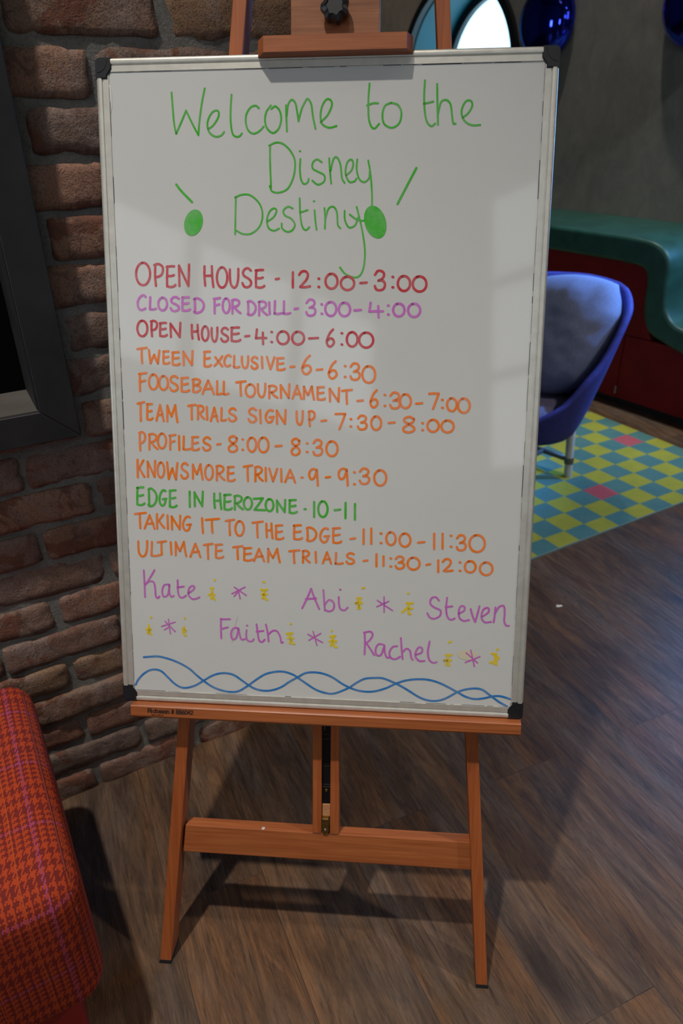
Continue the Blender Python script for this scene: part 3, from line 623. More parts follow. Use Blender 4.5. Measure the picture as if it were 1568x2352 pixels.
INK['tween'] = '417,5259 478,5268 552,5277;479,5266 476,5172 477,5068;582,5246 591,5154 600,5065;600,5065 630,5132 657,5182;657,5182 679,5117 705,5062;705,5062 718,5154 733,5240;795,5228 788,5146 786,5064;787,5223 832,5230 864,5231;789,5150 830,5150 859,5157;787,5068 818,5059 854,5065 872,5077;926,5217 919,5133 918,5048;918,5212 971,5219 1009,5220;921,5136 969,5137 1003,5144;918,5052 955,5043 998,5049 1020,5062;1076,5045 1076,5138 1075,5226;1075,5226 1131,5139 1193,5046;1193,5046 1200,5139 1207,5236;1380,5228 1374,5130 1372,5032;1372,5222 1421,5230 1455,5231;1375,5134 1419,5135 1450,5143;1373,5036 1407,5026 1446,5033 1466,5048;1529,5154 1571,5099 1625,5031;1628,5168 1571,5093 1515,5037;1744,5167 1723,5184 1691,5173 1663,5132 1656,5086 1670,5044 1702,5032 1739,5048;1797,5174 1794,5095 1789,5021;1789,5021 1827,5016 1869,5026;1905,5165 1904,5105 1913,5041 1944,5009 1975,5028 1990,5090 1993,5170;2122,5144 2092,5163 2060,5153 2043,5122 2059,5095 2091,5079 2121,5053 2119,5021 2086,5001 2053,5009 2037,5036;2186,5163 2188,5087 2193,5011;2257,5164 2280,5081 2307,4998;2307,4998 2336,5082 2362,5160;2406,5147 2401,5069 2402,4992;2397,5142 2451,5149 2489,5149;2402,5073 2451,5073 2486,5080;2402,4995 2440,4987 2483,4993 2505,5004;2587,5031 2614,5035 2641,5038;2856,5186 2805,5136 2759,5050 2749,4993 2779,4943 2824,4939 2870,4989 2857,5038 2811,5055 2759,5022;2952,4994 2991,4998 3030,5002;3214,5113 3168,5067 3128,4986 3119,4933 3146,4887 3187,4882 3228,4929 3215,4975 3175,4991 3128,4960;3341,5050 3352,5046;3342,4904 3353,4900;3422,5039 3458,5083 3509,5079 3535,5044 3517,5000 3466,4973;3466,4973 3517,4974 3547,4935 3531,4882 3486,4864 3441,4874 3421,4911;3639,5042 3670,5049 3701,5042 3729,5022 3749,4991 3759,4953 3758,4914 3747,4877 3726,4848 3698,4830 3666,4826 3636,4836 3610,4858 3591,4891 3583,4929 3586,4969 3600,5004 3622,5031 3651,5046'
INK['tournament'] = '440,4918 436,4805 433,4680;427,4915 483,4923 534,4931;436,4805 479,4816 515,4826;625,4909 648,4910 669,4897 685,4873 695,4841 697,4805 692,4769 678,4738 660,4715 637,4704 614,4705 594,4719 578,4744 569,4777 568,4814 575,4849 589,4880 608,4901 631,4911;771,4888 793,4889 813,4877 829,4855 839,4826 841,4793 836,4760 823,4731 805,4711 784,4700 761,4701 741,4714 726,4737 717,4767 716,4801 722,4833 736,4861 754,4881 776,4890;982,4867 944,4891 901,4879 880,4839 899,4804 941,4784 978,4751 975,4709 932,4683 890,4693 869,4729;1045,4866 1038,4774 1036,4682;1036,4860 1093,4868 1132,4869;1039,4778 1090,4778 1127,4787;1037,4686 1076,4676 1122,4683 1145,4697;1208,4844 1206,4762 1202,4676;1197,4842 1244,4853 1301,4835 1298,4803 1265,4777 1212,4766;1212,4766 1276,4759 1310,4727 1286,4690 1239,4671 1200,4680;1335,4650 1376,4741 1421,4834;1421,4834 1461,4742 1498,4647;1367,4714 1418,4719 1478,4719;1549,4825 1546,4734 1542,4649;1542,4649 1570,4644 1604,4655;1644,4821 1641,4733 1637,4650;1637,4650 1670,4645 1707,4656;1820,4812 1880,4820 1953,4829;1881,4818 1880,4729 1884,4630;2009,4785 2032,4786 2054,4775 2072,4756 2083,4729 2086,4699 2081,4670 2068,4644 2050,4625 2027,4615 2004,4617 1982,4628 1966,4649 1955,4676 1953,4706 1959,4735 1973,4761 1992,4778 2015,4786;2127,4791 2126,4723 2137,4649 2174,4613 2209,4635 2228,4706 2231,4798;2288,4767 2287,4687 2286,4600;2281,4762 2330,4773 2379,4756 2386,4725 2354,4694 2292,4676;2317,4678 2354,4639 2403,4607;2452,4606 2450,4697 2448,4782;2448,4782 2502,4698 2561,4608;2561,4608 2565,4698 2569,4793;2615,4601 2645,4686 2677,4773;2677,4773 2709,4687 2738,4597;2638,4661 2677,4665 2721,4666;2774,4595 2774,4676 2774,4762;2774,4762 2803,4694 2833,4648;2833,4648 2857,4704 2884,4767;2884,4767 2897,4678 2915,4588;2969,4757 2965,4674 2967,4591;2961,4752 3014,4759 3052,4760;2966,4677 3015,4678 3049,4685;2967,4594 3004,4586 3048,4591 3069,4604;3140,4564 3137,4654 3133,4738;3133,4738 3193,4655 3258,4565;3258,4565 3261,4655 3264,4749;3307,4711 3368,4719 3442,4727;3369,4717 3370,4631 3377,4535;3520,4576 3558,4580 3597,4584;3785,4726 3744,4679 3709,4598 3701,4545 3726,4499 3763,4495 3799,4541 3788,4588 3751,4603 3709,4573;3893,4665 3904,4662;3896,4516 3907,4513;3975,4651 4012,4694 4066,4690 4094,4656 4075,4613 4021,4587;4021,4587 4076,4588 4108,4550 4091,4498 4044,4480 3996,4490 3975,4527;4156,4670 4182,4676 4208,4670 4231,4653 4248,4627 4256,4596 4256,4562 4247,4531 4229,4507 4206,4491 4180,4488 4155,4496 4133,4515 4117,4542 4110,4575 4112,4608 4123,4638 4142,4661 4166,4674;4330,4549 4371,4553 4413,4558;4504,4686 4569,4691 4634,4689;4634,4689 4601,4589 4562,4482;4682,4608 4693,4604;4686,4499 4697,4496;4793,4624 4816,4629 4838,4624 4859,4608 4874,4584 4882,4555 4882,4523 4874,4495 4859,4472 4839,4458 4816,4454 4794,4462 4774,4480 4760,4505 4753,4535 4755,4566 4764,4594 4781,4615 4802,4627;4951,4622 4978,4628 5006,4622 5031,4604 5049,4578 5059,4545 5059,4511 5050,4479 5031,4454 5007,4439 4979,4435 4951,4443 4927,4463 4910,4491 4902,4524 4904,4558 4916,4589 4935,4612 4961,4625'
INK['sign_up'] = '390,4501 434,4512 488,4523;435,4509 430,4390 429,4258;533,4494 526,4388 523,4282;526,4487 569,4497 598,4497;527,4393 565,4393 592,4402;523,4286 552,4275 586,4283 603,4299;657,4266 686,4374 717,4484;717,4484 741,4375 762,4261;680,4342 713,4347 751,4348;816,4258 819,4365 823,4479;823,4479 850,4389 879,4328;879,4328 906,4401 938,4485;938,4485 947,4366 962,4248;1124,4478 1173,4487 1233,4495;1174,4485 1172,4392 1173,4290;1267,4478 1265,4388 1261,4291;1261,4472 1300,4484 1339,4465 1344,4431 1317,4396 1268,4376;1288,4378 1316,4334 1354,4298;1393,4468 1393,4379 1395,4289;1446,4270 1472,4362 1500,4457;1500,4457 1524,4363 1546,4265;1466,4335 1497,4339 1534,4340;1605,4453 1602,4366 1597,4284;1597,4284 1629,4279 1665,4290;1807,4431 1773,4452 1734,4441 1715,4406 1733,4376 1771,4359 1806,4330 1803,4294 1764,4272 1726,4280 1707,4311;2095,4433 2058,4456 2018,4444 1998,4407 2017,4374 2057,4355 2094,4325 2091,4286 2050,4262 2010,4271 1989,4304;2155,4434 2157,4343 2161,4252;2335,4426 2301,4436 2265,4415 2235,4357 2240,4296 2276,4262 2318,4280 2334,4329;2288,4335 2318,4338 2348,4341;2394,4245 2392,4340 2390,4428;2390,4428 2445,4340 2506,4247;2506,4247 2511,4341 2515,4439;2672,4420 2672,4350 2681,4274 2712,4237 2741,4260 2756,4332 2758,4426;2850,4422 2849,4326 2858,4224;2840,4417 2878,4428 2916,4408 2925,4372 2912,4331 2883,4310 2853,4306;3021,4293 3053,4298 3086,4302;3218,4391 3286,4396 3353,4395;3353,4395 3317,4293 3274,4184;3428,4327 3439,4323;3429,4226 3440,4222;3533,4335 3568,4373 3618,4370 3644,4340 3626,4302 3575,4279;3575,4279 3626,4279 3655,4246 3640,4200 3596,4184 3551,4193 3532,4225;3761,4361 3785,4367 3809,4361 3830,4345 3846,4320 3854,4289 3854,4256 3845,4226 3829,4202 3807,4187 3782,4183 3758,4191 3738,4210 3723,4237 3717,4268 3719,4301 3730,4330 3747,4352 3770,4365;3959,4280 4000,4284 4041,4288;4306,4339 4244,4368 4179,4346 4175,4307 4238,4269 4309,4223 4307,4180 4241,4154 4175,4170 4167,4217 4230,4261 4295,4300 4306,4339;4421,4287 4432,4283;4424,4191 4435,4188;4542,4327 4569,4333 4596,4328 4620,4313 4638,4290 4647,4263 4647,4234 4637,4206 4619,4185 4595,4172 4568,4168 4541,4175 4518,4192 4501,4216 4494,4244 4496,4273 4508,4299 4527,4319 4552,4330;4738,4321 4768,4326 4797,4321 4823,4307 4843,4284 4853,4257 4853,4228 4842,4201 4822,4179 4796,4166 4766,4162 4737,4169 4712,4186 4694,4209 4686,4238 4688,4267 4701,4293 4722,4313 4749,4324'
INK['profiles'] = '408,4090 402,3966 405,3835;398,4084 437,4098 475,4072 482,4025 467,3973 435,3946 405,3940;548,4068 544,3963 538,3851;540,4061 591,4075 641,4054 647,4014 613,3973 548,3950;574,3953 610,3902 659,3860;721,4080 742,4080 762,4067 777,4043 786,4011 788,3975 782,3938 770,3907 753,3883 733,3872 712,3873 693,3887 678,3912 670,3946 669,3982 675,4018 688,4049 706,4071 727,4081;851,4055 848,3960 846,3855;840,4053 885,4060 927,4067;848,3960 883,3969 912,3978;978,4050 978,3950 978,3850;1049,4046 1044,3952 1038,3864;1038,3864 1086,3859 1141,3872;1177,4038 1170,3949 1169,3859;1168,4033 1220,4041 1257,4042;1172,3953 1218,3954 1252,3962;1169,3863 1205,3854 1247,3861 1268,3875;1431,4017 1395,4039 1355,4027 1334,3991 1353,3960 1393,3942 1429,3913 1425,3875 1385,3852 1345,3861 1325,3892;1531,3940 1555,3944 1579,3948;1816,4032 1768,4063 1716,4039 1711,3999 1760,3959 1814,3911 1810,3866 1758,3838 1706,3855 1702,3904 1753,3950 1806,3992 1816,4032;1896,4019 1906,4016;1894,3872 1904,3869;2012,4038 2034,4044 2055,4038 2074,4020 2087,3993 2094,3960 2092,3925 2083,3892 2068,3866 2048,3850 2026,3846 2005,3855 1987,3875 1975,3904 1970,3938 1973,3973 1983,4004 2000,4028 2020,4042;2174,4042 2199,4049 2224,4042 2246,4024 2261,3995 2269,3960 2267,3923 2257,3889 2240,3862 2217,3845 2191,3841 2167,3850 2146,3871 2132,3901 2126,3937 2129,3973 2141,4007 2160,4032 2184,4046;2371,3930 2415,3934 2458,3939;2710,4011 2664,4042 2614,4018 2610,3977 2657,3936 2710,3886 2707,3839 2657,3810 2608,3828 2603,3879 2651,3926 2701,3969 2710,4011;2815,3980 2826,3977;2815,3859 2826,3856;2912,3983 2947,4027 2998,4024 3024,3990 3005,3946 2954,3920;2954,3920 3005,3921 3035,3882 3018,3830 2974,3812 2929,3822 2910,3859;3143,4006 3171,4013 3199,4006 3223,3988 3241,3959 3250,3924 3249,3888 3238,3853 3219,3826 3194,3809 3166,3805 3138,3814 3115,3835 3099,3865 3092,3901 3095,3937 3107,3970 3128,3996 3154,4010'
INK['trivia'] = '358,3699 353,3572 352,3445;443,3693 403,3624 359,3559;379,3583 410,3522 449,3454;503,3453 505,3568 506,3675;506,3675 552,3569 602,3455;602,3455 609,3570 617,3689;693,3664 710,3664 726,3651 738,3626 745,3593 746,3556 742,3518 732,3485 717,3461 700,3449 683,3451 668,3465 656,3491 650,3526 649,3564 655,3601 665,3632 680,3655 697,3665;793,3671 801,3548 810,3429;810,3429 841,3519 868,3586;868,3586 890,3500 916,3426;916,3426 929,3550 945,3664;1095,3638 1062,3664 1024,3650 1005,3607 1022,3570 1058,3548 1091,3514 1088,3469 1050,3442 1013,3452 995,3489;1166,3442 1169,3542 1171,3647;1171,3647 1199,3564 1227,3508;1227,3508 1253,3576 1283,3654;1283,3654 1293,3544 1309,3434;1397,3642 1416,3642 1435,3629 1449,3605 1458,3573 1460,3536 1456,3499 1445,3467 1428,3444 1409,3432 1389,3433 1371,3448 1357,3473 1349,3506 1348,3544 1353,3580 1365,3611 1382,3633 1401,3643;1521,3631 1519,3531 1515,3424;1513,3624 1561,3638 1608,3617 1614,3579 1583,3541 1523,3518;1547,3521 1581,3473 1628,3433;1685,3620 1679,3523 1678,3425;1677,3613 1728,3623 1764,3623;1680,3527 1727,3528 1760,3537;1678,3429 1715,3420 1756,3427 1777,3442;1910,3630 1966,3640 2033,3651;1967,3638 1966,3537 1969,3425;2079,3627 2078,3529 2076,3424;2073,3621 2118,3634 2163,3615 2170,3577 2140,3539 2083,3517;2106,3519 2139,3472 2184,3433;2227,3619 2228,3525 2230,3431;2279,3611 2304,3520 2332,3430;2332,3430 2364,3522 2392,3608;2449,3606 2451,3516 2454,3427;2506,3421 2540,3509 2578,3599;2578,3599 2615,3511 2649,3419;2533,3483 2577,3488 2629,3489;2740,3492 2758,3493;2961,3595 2914,3618 2864,3588 2851,3522 2882,3470 2927,3500 2958,3595;2958,3607 2967,3501 2975,3382;3087,3500 3118,3505 3149,3510;3384,3608 3335,3631 3283,3601 3270,3533 3302,3481 3350,3511 3382,3608;3381,3620 3391,3512 3400,3392;3487,3584 3500,3579;3489,3414 3503,3410;3570,3592 3607,3636 3662,3633 3689,3599 3670,3555 3616,3528;3616,3528 3670,3529 3702,3491 3685,3439 3638,3420 3590,3430 3569,3466;3826,3611 3856,3619 3885,3612 3911,3593 3931,3563 3941,3527 3940,3489 3929,3453 3909,3424 3883,3407 3853,3402 3823,3411 3798,3433 3781,3464 3773,3502 3775,3540 3788,3574 3810,3601 3838,3616'
INK['edge_in'] = '342,3294 333,3169 329,3044;333,3286 390,3298 430,3299;334,3174 385,3176 422,3187;329,3049 368,3037 414,3046 438,3065;510,3271 508,3154 506,3036;502,3268 544,3285 599,3239 622,3170 607,3091 567,3038 516,3024 494,3044;757,3252 727,3265 694,3237 666,3162 667,3082 698,3037 737,3061 753,3125;712,3133 739,3136 766,3141;825,3262 817,3143 814,3024;816,3254 869,3265 906,3266;818,3148 865,3149 900,3160;814,3029 851,3017 893,3026 915,3044;1113,3252 1111,3141 1110,3029;1184,3039 1184,3145 1184,3243;1184,3243 1236,3146 1293,3042;1293,3042 1300,3147 1306,3257;1474,3232 1472,3122 1479,3022;1559,3236 1562,3124 1573,3008;1474,3129 1517,3130 1562,3134;1628,3218 1621,3112 1620,3007;1618,3211 1676,3221 1716,3222;1622,3117 1674,3118 1711,3128;1620,3011 1661,3001 1707,3009 1730,3025;1775,3203 1774,3107 1771,3004;1768,3197 1818,3211 1867,3191 1874,3154 1841,3117 1779,3095;1803,3097 1840,3051 1889,3013;1955,3189 1976,3189 1995,3179 2011,3159 2020,3132 2023,3101 2019,3070 2007,3043 1991,3023 1971,3013 1950,3014 1931,3026 1916,3047 1907,3075 1905,3106 1911,3137 1923,3163 1940,3181 1960,3190;2050,3171 2124,3176 2182,3181;2182,3181 2123,3092 2058,3011;2058,3011 2131,3009 2213,3009;2270,3169 2290,3170 2308,3159 2323,3139 2332,3113 2335,3082 2331,3052 2321,3025 2305,3005 2286,2996 2266,2997 2248,3008 2234,3029 2225,3057 2223,3087 2228,3118 2239,3143 2256,3162 2275,3170;2390,2987 2388,3072 2386,3152;2386,3152 2439,3073 2497,2989;2497,2989 2502,3075 2506,3164;2574,3163 2569,3072 2570,2981;2565,3157 2620,3166 2658,3167;2570,3076 2620,3077 2655,3086;2570,2985 2609,2976 2653,2983 2675,2997;2784,3038 2802,3039;2923,3145 2923,3037 2923,2928;3025,3150 3049,3157 3072,3151 3092,3130 3107,3100 3115,3062 3114,3022 3105,2984 3089,2955 3068,2936 3044,2932 3021,2941 3001,2964 2988,2997 2982,3036 2984,3076 2995,3111 3012,3139 3034,3155;3217,3034 3257,3040 3297,3045;3372,3144 3372,3033 3373,2921;3507,3129 3507,3017 3508,2904'
INK['taking'] = '286,2902 360,2913 451,2924;362,2910 358,2808 360,2693;425,2692 464,2790 507,2890;507,2890 542,2792 574,2690;456,2761 502,2766 557,2768;617,2910 613,2803 614,2696;712,2906 668,2847 620,2793;643,2813 677,2762 721,2706;774,2895 773,2795 774,2695;835,2688 836,2788 836,2881;836,2881 890,2789 950,2691;950,2691 957,2791 964,2895;1108,2873 1074,2885 1036,2859 1004,2789 1007,2716 1043,2675 1088,2697 1105,2756;1058,2763 1089,2766 1121,2771;1286,2868 1289,2758 1295,2647;1341,2842 1430,2853 1538,2864;1432,2851 1430,2758 1435,2654;1635,2835 1691,2846 1759,2857;1692,2844 1690,2742 1693,2628;1828,2835 1850,2836 1871,2823 1887,2799 1897,2766 1900,2729 1895,2692 1883,2660 1865,2636 1844,2624 1822,2625 1802,2639 1787,2665 1777,2698 1775,2736 1781,2772 1794,2804 1812,2826 1834,2836;2027,2818 2096,2829 2179,2840;2097,2827 2096,2722 2101,2605;2230,2811 2230,2706 2237,2610;2304,2816 2308,2708 2319,2596;2232,2713 2269,2714 2308,2717;2375,2788 2370,2690 2371,2591;2366,2782 2423,2792 2462,2793;2371,2694 2422,2695 2458,2705;2371,2595 2410,2586 2455,2594 2478,2609;2639,2797 2634,2697 2635,2597;2629,2790 2690,2800 2732,2802;2635,2701 2690,2703 2729,2712;2635,2601 2677,2592 2726,2599 2750,2615;2827,2763 2830,2673 2833,2583;2818,2761 2864,2774 2927,2740 2955,2687 2942,2626 2900,2584 2844,2573 2819,2588;3125,2757 3087,2768 3047,2743 3015,2673 3020,2601 3061,2560 3108,2582 3125,2641;3074,2648 3108,2651 3141,2656;3203,2770 3199,2666 3202,2562;3194,2763 3254,2773 3296,2775;3201,2670 3255,2672 3293,2682;3201,2566 3244,2556 3292,2564 3316,2580;3447,2621 3481,2627 3514,2632;3635,2765 3636,2659 3637,2554;3744,2782 3745,2670 3747,2557;3877,2715 3891,2711;3880,2577 3894,2573;4002,2730 4025,2736 4048,2730 4068,2714 4084,2688 4092,2657 4091,2624 4083,2593 4067,2568 4047,2553 4023,2549 4000,2557 3981,2575 3967,2602 3960,2634 3962,2667 3972,2697 3989,2720 4011,2734;4197,2716 4224,2723 4251,2717 4275,2701 4292,2674 4302,2642 4302,2608 4292,2577 4273,2551 4249,2535 4222,2531 4195,2539 4172,2558 4156,2586 4148,2619 4150,2652 4162,2683 4182,2707 4207,2720;4411,2595 4455,2601 4499,2607;4635,2730 4638,2619 4642,2508;4753,2733 4756,2626 4759,2519;4866,2711 4879,2707;4871,2553 4885,2548;4957,2673 4991,2717 5042,2714 5069,2680 5052,2636 5001,2609;5001,2609 5053,2610 5084,2572 5069,2520 5025,2501 4979,2511 4959,2547;5200,2720 5237,2728 5274,2721 5307,2700 5332,2667 5346,2626 5346,2583 5333,2543 5309,2510 5275,2490 5238,2485 5201,2495 5169,2519 5146,2554 5135,2595 5138,2639 5153,2678 5180,2708 5214,2725'
INK['ultimate'] = '322,2494 319,2407 330,2313 375,2267 422,2297 448,2387 455,2505;527,2492 520,2387 511,2287;511,2287 572,2283 643,2298;612,2488 669,2498 740,2508;671,2496 668,2405 669,2305;810,2497 811,2406 815,2315;879,2303 882,2399 885,2500;885,2500 915,2421 945,2367;945,2367 975,2433 1007,2508;1007,2508 1018,2403 1035,2297;1098,2286 1137,2385 1178,2485;1178,2485 1215,2387 1248,2285;1128,2356 1175,2361 1230,2363;1304,2469 1363,2480 1435,2491;1364,2477 1362,2375 1365,2260;1488,2479 1482,2382 1481,2285;1479,2472 1536,2482 1575,2483;1483,2386 1534,2388 1570,2397;1481,2289 1520,2280 1566,2288 1589,2303;1739,2449 1802,2458 1878,2469;1803,2457 1802,2369 1806,2271;1906,2439 1900,2349 1900,2259;1896,2433 1960,2443 2004,2444;1901,2353 1959,2355 1999,2364;1900,2263 1945,2254 1996,2262 2021,2276;2044,2254 2081,2344 2120,2435;2120,2435 2158,2346 2193,2253;2073,2317 2119,2322 2173,2324;2253,2246 2254,2339 2254,2437;2254,2437 2289,2360 2324,2308;2324,2308 2354,2372 2388,2445;2388,2445 2402,2343 2424,2242;2563,2414 2629,2423 2711,2433;2631,2421 2631,2335 2637,2240;2764,2422 2764,2338 2763,2249;2758,2417 2800,2429 2842,2412 2848,2380 2821,2347 2768,2328;2789,2330 2821,2290 2863,2257;2947,2414 2950,2337 2954,2259;3053,2251 3081,2333 3112,2416;3112,2416 3143,2335 3172,2250;3075,2309 3112,2313 3156,2314;3243,2407 3241,2327 3237,2252;3237,2252 3287,2249 3342,2260;3499,2396 3461,2413 3421,2403 3402,2372 3422,2345 3462,2331 3500,2306 3498,2274 3458,2254 3417,2261 3396,2287;3641,2303 3669,2308 3697,2314;3825,2408 3825,2318 3827,2228;3926,2380 3927,2309 3928,2238;4025,2355 4038,2351;4027,2237 4041,2232;4102,2346 4136,2382 4185,2380 4211,2353 4193,2317 4144,2294;4144,2294 4194,2295 4223,2264 4208,2221 4165,2205 4121,2213 4102,2243;4325,2369 4355,2375 4385,2370 4411,2355 4431,2331 4441,2301 4441,2270 4430,2240 4410,2217 4383,2202 4352,2198 4323,2205 4297,2222 4279,2247 4271,2278 4274,2309 4287,2338 4309,2360 4336,2372;4539,2274 4566,2280 4593,2286;4705,2346 4707,2260 4710,2174;4770,2325 4801,2362 4850,2367 4882,2333 4867,2279 4827,2234 4789,2193;4789,2193 4842,2192 4912,2203;5006,2329 5020,2325;5011,2205 5025,2201;5129,2343 5155,2348 5182,2344 5206,2329 5223,2307 5233,2280 5233,2251 5223,2223 5206,2201 5182,2188 5156,2184 5129,2190 5107,2206 5090,2230 5083,2258 5085,2287 5096,2314 5115,2334 5139,2346;5350,2330 5380,2337 5411,2332 5439,2315 5459,2290 5470,2259 5470,2227 5459,2196 5439,2171 5412,2156 5381,2151 5350,2159 5324,2177 5305,2203 5296,2235 5298,2268 5311,2298 5333,2321 5362,2334'
INK['welcome'] = '1011,8566 1021,8385 1034,8190 1058,8061;1058,8061 1129,8197 1201,8342;1201,8342 1279,8185 1359,8038;1359,8038 1376,8201 1415,8430 1458,8607;1491,8111 1560,8154 1630,8250 1637,8320 1593,8335 1534,8296 1487,8199 1491,8111 1529,8048 1596,8015 1664,8028 1708,8072;1814,8523 1800,8370 1797,8194 1820,8052 1868,8010 1916,8018 1946,8050;2176,8353 2133,8384 2065,8364 2007,8278 2001,8172 2033,8084 2100,8044 2177,8072 2236,8128;2333,8382 2275,8308 2255,8203 2283,8106 2360,8048 2437,8103 2470,8217 2447,8322 2390,8372 2342,8341;2533,8381 2538,8233 2546,8066;2542,8250 2562,8389 2609,8446 2657,8405 2681,8300 2698,8186;2699,8188 2739,8329 2785,8417 2819,8453 2865,8390 2888,8242 2923,8089;2989,8168 3078,8250 3134,8363 3122,8429 3066,8442 3010,8365 2988,8252 3011,8147 3102,8100 3199,8119;3621,8619 3609,8415 3617,8209 3652,8105 3697,8081 3752,8134;3592,8358 3669,8383 3736,8382;3896,8382 3825,8349 3794,8247 3819,8133 3920,8085 4014,8140 4038,8263 3991,8356 3902,8384;4329,8640 4324,8441 4340,8257 4372,8143 4429,8095 4476,8125;4322,8364 4442,8388;4485,8594 4497,8356 4512,8110;4506,8233 4541,8376 4605,8403 4662,8353 4689,8209 4707,8123 4736,8120;4821,8187 4895,8246 4939,8327 4922,8384 4867,8389 4822,8329 4808,8238 4855,8145 4944,8098 5049,8098'
INK['ship1'] = '2320,7893 2319,7688 2330,7368;2307,7893 2388,7927 2484,7917 2589,7827 2650,7701 2637,7523 2559,7362 2442,7309 2345,7324 2311,7392;2723,7722 2717,7593 2733,7468 2771,7413 2820,7431 2835,7476;2715,7820 2723,7819;3009,7679 2946,7714 2889,7676 2889,7602 2969,7558 3042,7515 3038,7440 2958,7402 2883,7453;3105,7726 3117,7567 3134,7413;3124,7567 3162,7715 3207,7735 3253,7650 3277,7480 3312,7420;3329,7511 3401,7574 3423,7658 3395,7707 3343,7670 3322,7543 3369,7436 3437,7435 3470,7473;3474,7706 3469,7584 3505,7466 3573,7427 3633,7475 3641,7560;3619,7691 3650,7539 3672,7326 3676,7112 3637,6983 3558,6944 3466,6967 3385,7024'
INK['ship2'] = '1852,7261 1843,7023 1835,6783;1840,7252 1935,7287 2052,7277 2169,7175 2212,7038 2176,6891 2066,6796 1948,6786 1856,6829;2280,6946 2363,7000 2402,7082 2363,7110 2305,7065 2271,6964 2293,6863 2362,6826 2436,6853;2620,7107 2558,7130 2494,7081 2519,7017 2597,6980 2649,6906 2616,6833 2548,6811 2479,6852 2470,6917;2714,7234 2723,7015 2753,6869 2801,6832 2844,6868;2729,7057 2820,7084;2914,7080 2926,6945 2942,6836;2902,7195 2911,7194;3047,7107 3057,6966 3053,6846;3057,6966 3098,7095 3166,7123 3213,7051 3226,6899 3261,6851;3316,7072 3322,6953 3376,6861 3456,6887 3495,6984;3475,7118 3519,6962 3560,6788 3593,6569 3583,6371 3534,6249 3453,6221 3336,6265 3261,6350'
INK['ray_left'] = '1041,7425 1108,7342 1253,7199'
INK['ray_right'] = '4249,7590 4127,7363 4015,7151'
INK['kate'] = '388,2059 391,1878 392,1647;552,2068 485,1957 408,1840;409,1849 464,1890 530,1882 551,1787 557,1672 584,1639 613,1665;757,1856 690,1840 658,1753 674,1667 742,1698 770,1852;770,1852 766,1737 789,1671 831,1682;897,1924 896,1780 912,1685 959,1658 1017,1693;888,1812 988,1831;1050,1728 1123,1779 1147,1827 1115,1845 1067,1805 1055,1709 1100,1650 1157,1646 1218,1673'
INK['faith'] = '1537,1356 1534,1207 1537,1051;1532,1348 1673,1354;1540,1197 1639,1227;1780,1226 1714,1204 1684,1116 1711,1039 1768,1080 1799,1218;1799,1218 1816,1121 1843,1045 1900,1057;1921,1193 1914,1106 1937,1033 1994,1022 2028,1058;1927,1265 1935,1266;2072,1290 2086,1171 2107,1046 2154,1019 2191,1059;2071,1176 2174,1194;2212,1292 2239,1158 2251,1032;2248,1139 2314,1200 2379,1193 2426,1108 2440,1025 2466,1028'
INK['abi'] = '2751,1563 2823,1716 2883,1864;2883,1864 2935,1720 3003,1561;2805,1704 2958,1721;3062,1851 3074,1702 3087,1541;3086,1633 3148,1705 3216,1661 3212,1568 3149,1531 3086,1552;3288,1751 3294,1641 3317,1572 3373,1556 3421,1600;3305,1865 3314,1865'
INK['steven'] = '4736,1752 4690,1800 4626,1782 4613,1701 4674,1647 4762,1604 4754,1524 4679,1479 4613,1495 4574,1556;4849,1797 4841,1653 4859,1528 4909,1472 4969,1493;4832,1659 4928,1674;5025,1568 5099,1617 5097,1674 5049,1679 5023,1614 5034,1512 5094,1463 5174,1478;5191,1643 5221,1542 5262,1452;5262,1452 5291,1579 5313,1689;5358,1536 5436,1596 5448,1653 5411,1670 5363,1627 5348,1524 5399,1453 5485,1461;5540,1679 5534,1565 5524,1457;5537,1588 5593,1692 5657,1702 5673,1593 5672,1479 5703,1417 5742,1414'
INK['rachel'] = '3672,1231 3681,1074 3677,893;3663,1226 3756,1246 3791,1196 3748,1112 3686,1063;3704,1064 3773,961 3819,887;3961,1051 3883,1059 3839,987 3852,894 3919,896 3966,1039;3966,1039 3974,934 4009,858 4054,867;4150,1040 4084,1021 4041,937 4065,856 4133,840 4199,880;4203,1166 4218,1003 4237,844;4231,945 4285,1006 4341,973 4359,880 4382,839;4431,919 4508,957 4517,1016 4472,1038 4430,977 4421,895 4478,827 4556,830;4620,1130 4600,973 4621,857 4678,808 4733,819'
INK['star0'] = '1747,1848 1924,1727;1907,1854 1708,1746;1807,1793 1741,1705;1807,1793 1830,1676'
INK['star1'] = '630,1200 839,1276;686,1280 838,1126;739,1317 761,1088;755,1205 671,1147'
INK['star2'] = '2836,1168 3056,1048;3028,1188 2852,1075;2915,1214 2972,1002'
INK['star3'] = '3848,1724 4072,1578;4014,1714 3845,1627;3946,1780 3951,1546'
INK['star4'] = '5147,833 5351,931;5152,978 5321,834;5216,1023 5279,776'
INK['fig0'] = '1451,1944 1459,1945;1409,1821 1408,1741 1362,1717;1408,1741 1397,1660;1417,1741 1431,1675 1454,1641;1413,1726 1445,1723;1391,1817 1428,1822'
INK['fig1'] = '2178,1939 2193,1941;2148,1824 2189,1814 2235,1827;2189,1816 2188,1769;2151,1754 2231,1757;2160,1692 2192,1750 2206,1694 2234,1670'
INK['fig2'] = '468,1332 476,1332;433,1215 436,1153 394,1145;436,1153 465,1150;415,1083 440,1143 444,1085 468,1072'
INK['fig3'] = '986,1340 993,1341;974,1204 963,1145 971,1087 1005,1074;949,1183 1001,1146 953,1129'
INK['fig4'] = '2581,1316 2588,1317;2523,1160 2603,1173;2575,1168 2566,1113 2538,1093;2566,1113 2621,1096;2565,1017 2590,1085 2603,1018 2640,1010'
